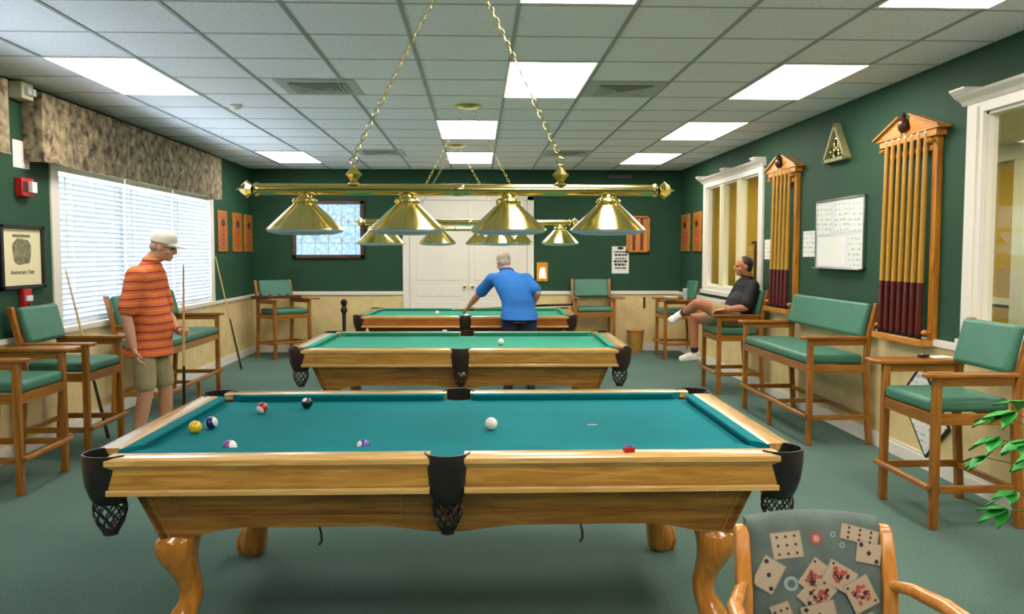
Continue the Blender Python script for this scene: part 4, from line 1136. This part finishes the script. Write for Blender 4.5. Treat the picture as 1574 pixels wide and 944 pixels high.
def hand(mb, wrist, d, nrm, thumb, curl, s=.93, spread=.05):
    """d: palm direction; nrm: side towards which the fingers curl; thumb: side vector"""
    d = d.normalized(); nrm = (nrm-d*nrm.dot(d)).normalized(); th = d.cross(nrm).normalized()
    if th.dot(thumb) < 0: th = -th
    Mx = Matrix((th, nrm, d)).transposed()
    mb.ell(wrist+d*.05*s, (.040*s, .017*s, .056*s), M3=Mx, seg=14); mb.ell(wrist+d*.008*s, (.027*s, .021*s, .03*s), M3=Mx)
    for i, L in enumerate((.070, .080, .074, .058)):
        off = (1.5-i)*.0195*s; p = wrist+d*(.088-.004*abs(i-1.2))*s+th*off
        q = [p-d*.02*s]; a = curl*.5; dd = d
        fd = (d+th*(1.5-i)*spread).normalized()
        ang = 0
        q.append(p)
        for k, fr in enumerate((.45, .32, .23)):
            ang += curl*(.7, .9, .6)[k]
            v = fd*math.cos(ang)+nrm*math.sin(ang); q.append(q[-1]+v*L*fr*s)
        limb(mb, q, [.0095*s, .0095*s, .0088*s, .008*s, .0065*s], 8)
    p = wrist+d*.022*s+th*.026*s; v = (d*.75+th*.75+nrm*.25).normalized(); v2 = (d+th*.15+nrm*(.3+.5*curl)).normalized()
    limb(mb, [p, p+v*.036*s, p+v*.036*s+v2*.030*s, p+v*.036*s+v2*.052*s], [.013*s, .011*s, .0095*s, .0075*s], 8)
def person(label, root, J, skin, hair, shirt, pants, shoes, P, hairtype='full'):
    O = Vector(root); R = thing('person', label, 'person', root)
    j = {k: Vector(v)-O for k, v in J.items() if not k.startswith('_')}
    f, u, s = basis(J['_face'], J['_headup']); f, u, s = Vector(f), Vector(u), Vector(s)
    H = j['head']; k = .93
    mb = MB()
    Mx = Matrix((s, f, u)).transposed()
    mb.ell(H+u*.022*k-f*.008*k, (.074*k, .094*k, .088*k), M3=Mx, seg=20, rings=14)          # cranium
    mb.ell(H-u*.040*k+f*.022*k, (.058*k, .066*k, .068*k), M3=Mx, seg=18, rings=12)          # face / jaw
    mb.ell(H-u*.088*k+f*.058*k, (.028*k, .024*k, .020*k), M3=Mx)                            # chin
    mb.ell(H-u*.018*k+f*.094*k, (.012*k, .020*k, .026*k), M3=Mx, seg=10); mb.ell(H-u*.034*k+f*.104*k, (.014*k, .014*k, .011*k), M3=Mx, seg=10)   # nose
    mb.ell(H+u*.016*k+f*.078*k, (.046*k, .014*k, .011*k), M3=Mx)                            # brow
    for q in (-1, 1):
        mb.ell(H+s*q*.075*k-u*.010*k-f*.006*k, (.010*k, .018*k, .031*k), M3=Mx, seg=10)     # ear
        mb.ell(H+s*q*.040*k-u*.034*k+f*.058*k, (.022*k, .022*k, .022*k), M3=Mx, seg=10)     # cheek
    mb.ell(H-u*.064*k+f*.078*k, (.024*k, .014*k, .007*k), M3=Mx, seg=10); mb.ell(H-u*.075*k+f*.075*k, (.021*k, .013*k, .007*k), M3=Mx, seg=10)
    nb = j['neck']
    limb(mb, [nb-(H-nb)*.15, H-u*.05*k-f*.022*k], [.064*k, .058*k])
    sh = (j['sh_r']-j['sh_l']).normalized(); hp = (j['hip_r']-j['hip_l']).normalized()
    sp = (nb-j['pelvis']).normalized(); fw_s = sp.cross(sh).normalized()*-1; fw_h = V(0, 0, 1).cross(hp)*-1
    if fw_s.dot(Vector(J['_fwd'])) < 0: fw_s = -fw_s
    fw_h = Vector(J['_fwd']) if '_fwdh' not in J else Vector(J['_fwdh'])
    pel, wa, ch = j['pelvis'], j['waist'], j['chest']; b = P.get('belly', 1.0); g_ = P.get('girth', 1.0)
    def torso(mb, e, lo=0):
        rg = []
        if lo == 0: rg = [(pel-(wa-pel).normalized()*.10, hp, fw_h, .11*g_+e, .085*g_+e)]
        rg += [(pel-(wa-pel)*.1, hp, fw_h, .155*g_+e, .110*g_+e), (pel.lerp(wa, .55)+fw_h*.012*b, hp, fw_h, .152*g_+e, .115*b+e), (wa+fw_h*.014*b, hp.lerp(sh, .4), fw_h.lerp(fw_s, .4), .150*g_+e, .118*b+e),
               (wa.lerp(ch, .55)+fw_s*.006, hp.lerp(sh, .7), fw_s, .160*g_+e, .112*b+e), (ch, sh, fw_s, .170*g_+e, .108+e), (ch.lerp(nb, .5), sh, fw_s, .158*g_+e, .090+e), (ch.lerp(nb, .80), sh, fw_s, .110+e, .066+e), (nb, sh, fw_s, .062+e, .056+e)]
        lofts(mb, rg)
    torso(mb, 0)
    for S_ in ('l', 'r'):
        a, e_, w_ = j['sh_'+S_], j['el_'+S_], j['wr_'+S_]
        limb(mb, [a, a.lerp(e_, .5), e_, e_.lerp(w_, .35), w_], [.056, .046, .038, .040, .025])
        hd = j['hd_'+S_]-w_
        hand(mb, w_, hd, Vector(J['_hn_'+S_]), Vector(J['_ht_'+S_]), P.get('curl_'+S_, .35))
        hh, kn, an = j['hip_'+S_], j['kn_'+S_], j['an_'+S_]
        limb(mb, [hh, hh.lerp(kn, .5), kn, kn.lerp(an, .32), an], [.088*g_, .074*g_, .054, .054, .035])
        up_ = (kn-an).normalized(); td = (j['toe_'+S_]-an); td = (td-up_*td.dot(up_)).normalized()
        limb(mb, [an, an+td*.06-up_*.04, an+td*.12-up_*.05], [.034, .028, .022])
    mb.build('body', skin, R, remesh=.0065, smoothit=2)
    # face details
    for q in (-1, 1):
        MB().ell(H+s*q*.030*k+u*.001*k+f*.078*k, (.010*k, .008*k, .006*k), M3=Mx, seg=10, rings=6).build('eye', M['dark'], R, smooth=True)
    MB().ell(H-u*.0695*k+f*.087*k, (.019*k, .006*k, .0025*k), M3=Mx, seg=10, rings=6).build('mouth', plain('lip', '#8f4a40', .5), R, smooth=True)
    # hair
    mb = MB()
    if hairtype == 'full':
        mb.ell(H+u*.036*k-f*.022*k, (.083*k, .098*k, .086*k), M3=Mx, seg=20, rings=12); mb.ell(H-u*.02*k-f*.048*k, (.074*k, .060*k, .07*k), M3=Mx)
    elif hairtype == 'short':
        mb.ell(H+u*.034*k-f*.026*k, (.080*k, .093*k, .084*k), M3=Mx, seg=20, rings=12); mb.ell(H-u*.012*k-f*.048*k, (.076*k, .056*k, .070*k), M3=Mx)
    else:
        mb.ell(H-u*.012*k-f*.052*k, (.0745*k, .052*k, .046*k), M3=Mx, seg=18)
    mb.build('hair', hair, R, remesh=.006, smoothit=2)
    # shirt
    mb = MB()
    rg = []
    hem = P.get('hem', .12)
    dn = (pel-wa).normalized()
    e = .014
    rg = [(pel+dn*hem+fw_h*P.get('hemf', 0), hp, fw_h, .176*g_+e, .130*b+e), (pel, hp, fw_h, .168*g_+e, .118*b+e), (pel.lerp(wa, .55)+fw_h*.012*b, hp, fw_h, .156*g_+e, .120*b+e), (wa+fw_h*.014*b, hp.lerp(sh, .4), fw_h.lerp(fw_s, .4), .155*g_+e, .122*b+e),
          (wa.lerp(ch, .55)+fw_s*.006, hp.lerp(sh, .7), fw_s, .165*g_+e, .115*b+e), (ch, sh, fw_s, .175*g_+e, .110+e), (ch.lerp(nb, .5), sh, fw_s, .162*g_+e, .092+e), (ch.lerp(nb, .80), sh, fw_s, .115+e, .070+e), (nb-(nb-ch)*.03, sh, fw_s, .060+e, .056+e)]
    lofts(mb, rg)
    for S_ in ('l', 'r'):
        a, e_ = j['sh_'+S_], j['el_'+S_]
        limb(mb, [ch.lerp(nb, .35).lerp(a, .55), a, a.lerp(e_, .45), a.lerp(e_, .80)], [.070, .072, .066, .070])
    so = mb.build('shirt', shirt, R, remesh=.008, smoothit=5)
    lofts_c = MB(); c0 = nb; pts = []
    for t in range(16):
        a = 2*PI*t/16; pts.append(c0+sh*.072*math.cos(a)+fw_s*.066*math.sin(a)+(H-nb).normalized()*(.004+.010*math.cos(a*0)))
    lofts_c.tube(pts, .010, 8, closed=True); lofts_c.build('collar', shirt, so, smooth=True)
    # trousers or shorts
    mb = MB()
    lofts(mb, [(pel-dn*.06, hp, fw_h, .150*g_+.010, .112*b+.008), (pel, hp, fw_h, .158*g_+.010, .116*g_+.010), (pel+dn*.09, hp, fw_h, .140*g_+.010, .10*g_+.012)])
    ln = P.get('leg', .85)
    for S_ in ('l', 'r'):
        hh, kn, an = j['hip_'+S_], j['kn_'+S_], j['an_'+S_]
        if ln <= 1: limb(mb, [hh, hh.lerp(kn, ln*.55), hh.lerp(kn, ln)], [.084*g_, .084*g_, .080])
        else: limb(mb, [hh, hh.lerp(kn, .5), kn, kn.lerp(an, .5), an+(kn-an).normalized()*.03], [.098*g_, .086*g_, .070, .062, .058])
    mb.build('shorts' if ln <= 1 else 'trousers', pants, R, remesh=.008, smoothit=5)
    for S_ in ('l', 'r'):
        an, kn = j['an_'+S_], j['kn_'+S_]; td = (j['toe_'+S_]-an); up_ = (kn-an).normalized()
        d = (td-up_*td.dot(up_)).normalized(); sd = d.cross(up_).normalized(); u2 = up_; so_ = -u2
        Q = Matrix((d, sd, u2)).transposed()
        mb = MB(); mb.ell(an+so_*.030-d*.012, (.060, .042, .052), M3=Q); mb.ell(an+so_*.042+d*.055, (.092, .045, .044), M3=Q, seg=18); mb.ell(an+so_*.052+d*.125, (.058, .047, .034), M3=Q)
        mb.box(an+so_*.070+d*.055, (.235, .082, .022), rot=Q)
        sh_o = mb.build('shoe', shoes, R, remesh=.007, smoothit=3)
        mb = MB()
        for q in range(4): mb.bar(an+so_*(-.002+.008*q)+d*(.045+.020*q)-sd*.022, an+so_*(-.002+.008*q)+d*(.045+.020*q)+sd*.022, .006, .006)
        mb.build('laces', shoes, sh_o)
        MB().tube([an+so_*.0+up_*.0, an+up_*.055], [.038, .042], 14).build('sock', P.get('sock', M['shoe']), R, smooth=True)
    return R, H, f, u, s, Mx

# man in orange, standing, seen from his right side, facing +x
px_, py_ = -2.43, 6.36
R1_, H_, f_, u_, s_, Mx_ = person('man in orange striped polo, khaki shorts and white cap, standing by the blinds', (px_, py_, 0),
    dict(head=(px_+.090, py_+.0, 1.532), neck=(px_+.0, py_, 1.425), chest=(px_-.055, py_, 1.20), waist=(px_-.03, py_, .97), pelvis=(px_-.03, py_, .83),
         sh_r=(px_-.05, py_-.175, 1.32), sh_l=(px_-.03, py_+.175, 1.32), el_r=(px_-.10, py_-.235, 1.03), wr_r=(px_-.045, py_-.25, .80), hd_r=(px_-.02, py_-.25, .72),
         el_l=(px_+.02, py_+.23, 1.02), wr_l=(px_+.145, py_+.115, .885), hd_l=(px_+.20, py_+.045, .875),
         hip_r=(px_-.04, py_-.095, .80), hip_l=(px_-.02, py_+.095, .80), kn_r=(px_-.03, py_-.10, .45), kn_l=(px_+.04, py_+.10, .45), an_r=(px_-.11, py_-.10, .085), an_l=(px_+.03, py_+.11, .085),
         toe_r=(px_+.05, py_-.11, .035), toe_l=(px_+.19, py_+.11, .035),
         _face=(1, .05, -.22), _headup=(.2, 0, 1), _fwd=(1, 0, 0), _hn_r=(.8, .3, 0), _ht_r=(1, 0, 0), _hn_l=(.7, -.7, 0), _ht_l=(0, 0, 1)),
    M['skin'], M['hairgrey'], M['striped'], M['khaki'], M['shoe'], dict(girth=1.0, belly=1.12, hem=.11, leg=.80, curl_r=.45, curl_l=1.0), 'fringe')
mb = MB(); kk = .93
rg = []
for z, r in ((.0, 1.0), (.03, 1.0), (.06, .93), (.085, .75), (.10, .45), (.106, .1)):
    rg.append([H_+u_*(.034+z)*kk-f_*.006*kk+s_*.086*kk*r*math.cos(t)+f_*.104*kk*r*math.sin(t) for t in [2*PI*q/24 for q in range(24)]])
mb.loft(rg); cp = mb.build('cap', M['capcloth'], R1_, smooth=True)
mb = MB(); r0_ = []; r1_ = []
for q in range(13):
    t = PI*.18+PI*.64*q/12
    r0_.append(H_+u_*.040*kk+s_*.080*kk*math.cos(t)+f_*.09*kk*math.sin(t)); r1_.append(H_+u_*(.018)*kk+s_*.078*kk*math.cos(t)+f_*(.09+.085*math.sin((t-PI*.18)/.64))*kk*math.sin(t))
n = 13; vs = r0_+r1_+[v+u_*.007 for v in r0_]+[v+u_*.007 for v in r1_]; fs = []
for q in range(12): fs += [(q, q+1, n+q+1, n+q), (2*n+q, 3*n+q, 3*n+q+1, 2*n+q+1), (n+q, n+q+1, 3*n+q+1, 3*n+q)]
mb.add(vs, fs); mb.build('cap_brim', M['capcloth'], cp, smooth=True)
# glasses
mb = MB()
for q in (-1, 1):
    c = H_+s_*q*.032*kk+f_*.093*kk+u_*.002; mb.tube([c+s_*.018*math.cos(t)+u_*.014*math.sin(t) for t in [2*PI*k/12 for k in range(12)]], .0018, 5, closed=True)
    mb.tube([c+s_*q*.018, H_+s_*q*.078*kk+u_*.004], .0018, 5)
mb.build('glasses', M['black'], R1_, smooth=True)

# man in blue, seen from behind, leaning over the farthest table
bx, by = .44, 8.98
person('man in blue polo and dark trousers leaning over the farthest table, seen from behind', (bx, by, 0),
    dict(head=(bx-.165, by+.31, 1.385), neck=(bx-.12, by+.24, 1.285), chest=(bx-.075, by+.14, 1.14), waist=(bx-.01, by+.04, .965), pelvis=(bx+.0, by+.0, .84),
         sh_l=(bx-.285, by+.23, 1.20), sh_r=(bx+.085, by+.17, 1.20), el_l=(bx-.43, by+.40, 1.03), wr_l=(bx-.545, by+.57, .885), hd_l=(bx-.60, by+.64, .83),
         el_r=(bx+.195, by+.02, 1.06), wr_r=(bx+.16, by+.17, .925), hd_r=(bx+.13, by+.24, .90),
         hip_l=(bx-.09, by, .80), hip_r=(bx+.09, by, .80), kn_l=(bx-.10, by+.02, .44), kn_r=(bx+.10, by-.02, .44), an_l=(bx-.11, by-.03, .085), an_r=(bx+.12, by-.06, .085), toe_l=(bx-.13, by+.13, .035), toe_r=(bx+.13, by+.10, .035),
         _face=(-.35, .9, -.45), _headup=(-.05, .35, 1), _fwd=(0, 1, 0), _hn_l=(.2, .2, -1), _ht_l=(.7, .5, 0), _hn_r=(-1, .2, 0), _ht_r=(0, 0, 1)),
    M['skin'], M['hairgrey'], M['blueshirt'], M['navy'], plain('dark_shoe', '#222222', .5), dict(girth=1.08, belly=1.15, hem=.07, leg=2, curl_l=.35, curl_r=.95, sock=M['sock']), 'full')

# man in black, seated on the chair between the inner window and far rack, facing -x
gx, gy = 2.76, 8.92
R3_, H3, f3, u3, s3, Mx3 = person('man in black polo seated with one ankle on his knee, white sneakers', (gx, gy, 0),
    dict(head=(gx+.08, gy-.02, 1.345), neck=(gx+.13, gy, 1.22), chest=(gx+.125, gy, 1.05), waist=(gx+.085, gy, .88), pelvis=(gx+.05, gy, .79),
         sh_l=(gx+.13, gy-.195, 1.135), sh_r=(gx+.13, gy+.195, 1.135), el_l=(gx+.03, gy-.275, .915), wr_l=(gx-.20, gy-.27, .895), hd_l=(gx-.28, gy-.245, .885),
         el_r=(gx+.03, gy+.28, .905), wr_r=(gx-.19, gy+.20, .90), hd_r=(gx-.27, gy+.16, .895),
         hip_l=(gx+.03, gy-.10, .785), hip_r=(gx+.03, gy+.10, .785), kn_l=(gx-.44, gy-.15, .955), kn_r=(gx-.43, gy+.11, .775), an_l=(gx-.515, gy+.17, .835), an_r=(gx-.40, gy+.11, .405),
         toe_l=(gx-.66, gy+.12, .75), toe_r=(gx-.58, gy+.10, .36),
         _face=(-1, -.05, -.02), _headup=(0, 0, 1), _fwd=(-1, 0, 0), _hn_l=(0, 0, -1), _ht_l=(0, 1, 0), _hn_r=(0, 0, -1), _ht_r=(0, -1, 0)),
    M['skin2'], M['hairdark'], M['blackshirt'], M['khaki'], M['shoe'], dict(girth=1.12, belly=1.4, hem=.02, leg=.66, curl_l=.6, curl_r=.5, sock=M['sock']), 'short')
wl = Vector((gx-.185, gy-.27, .897))-Vector((gx, gy, 0))
mb = MB().tube([wl+V(0, .029*math.cos(t), .029*math.sin(t)) for t in [2*PI*k/16 for k in range(16)]], .006, 6, closed=True); mb.ell(wl+V(0, 0, .031), (.015, .015, .005))
mb.build('wristwatch', M['brass'], R3_, smooth=True)
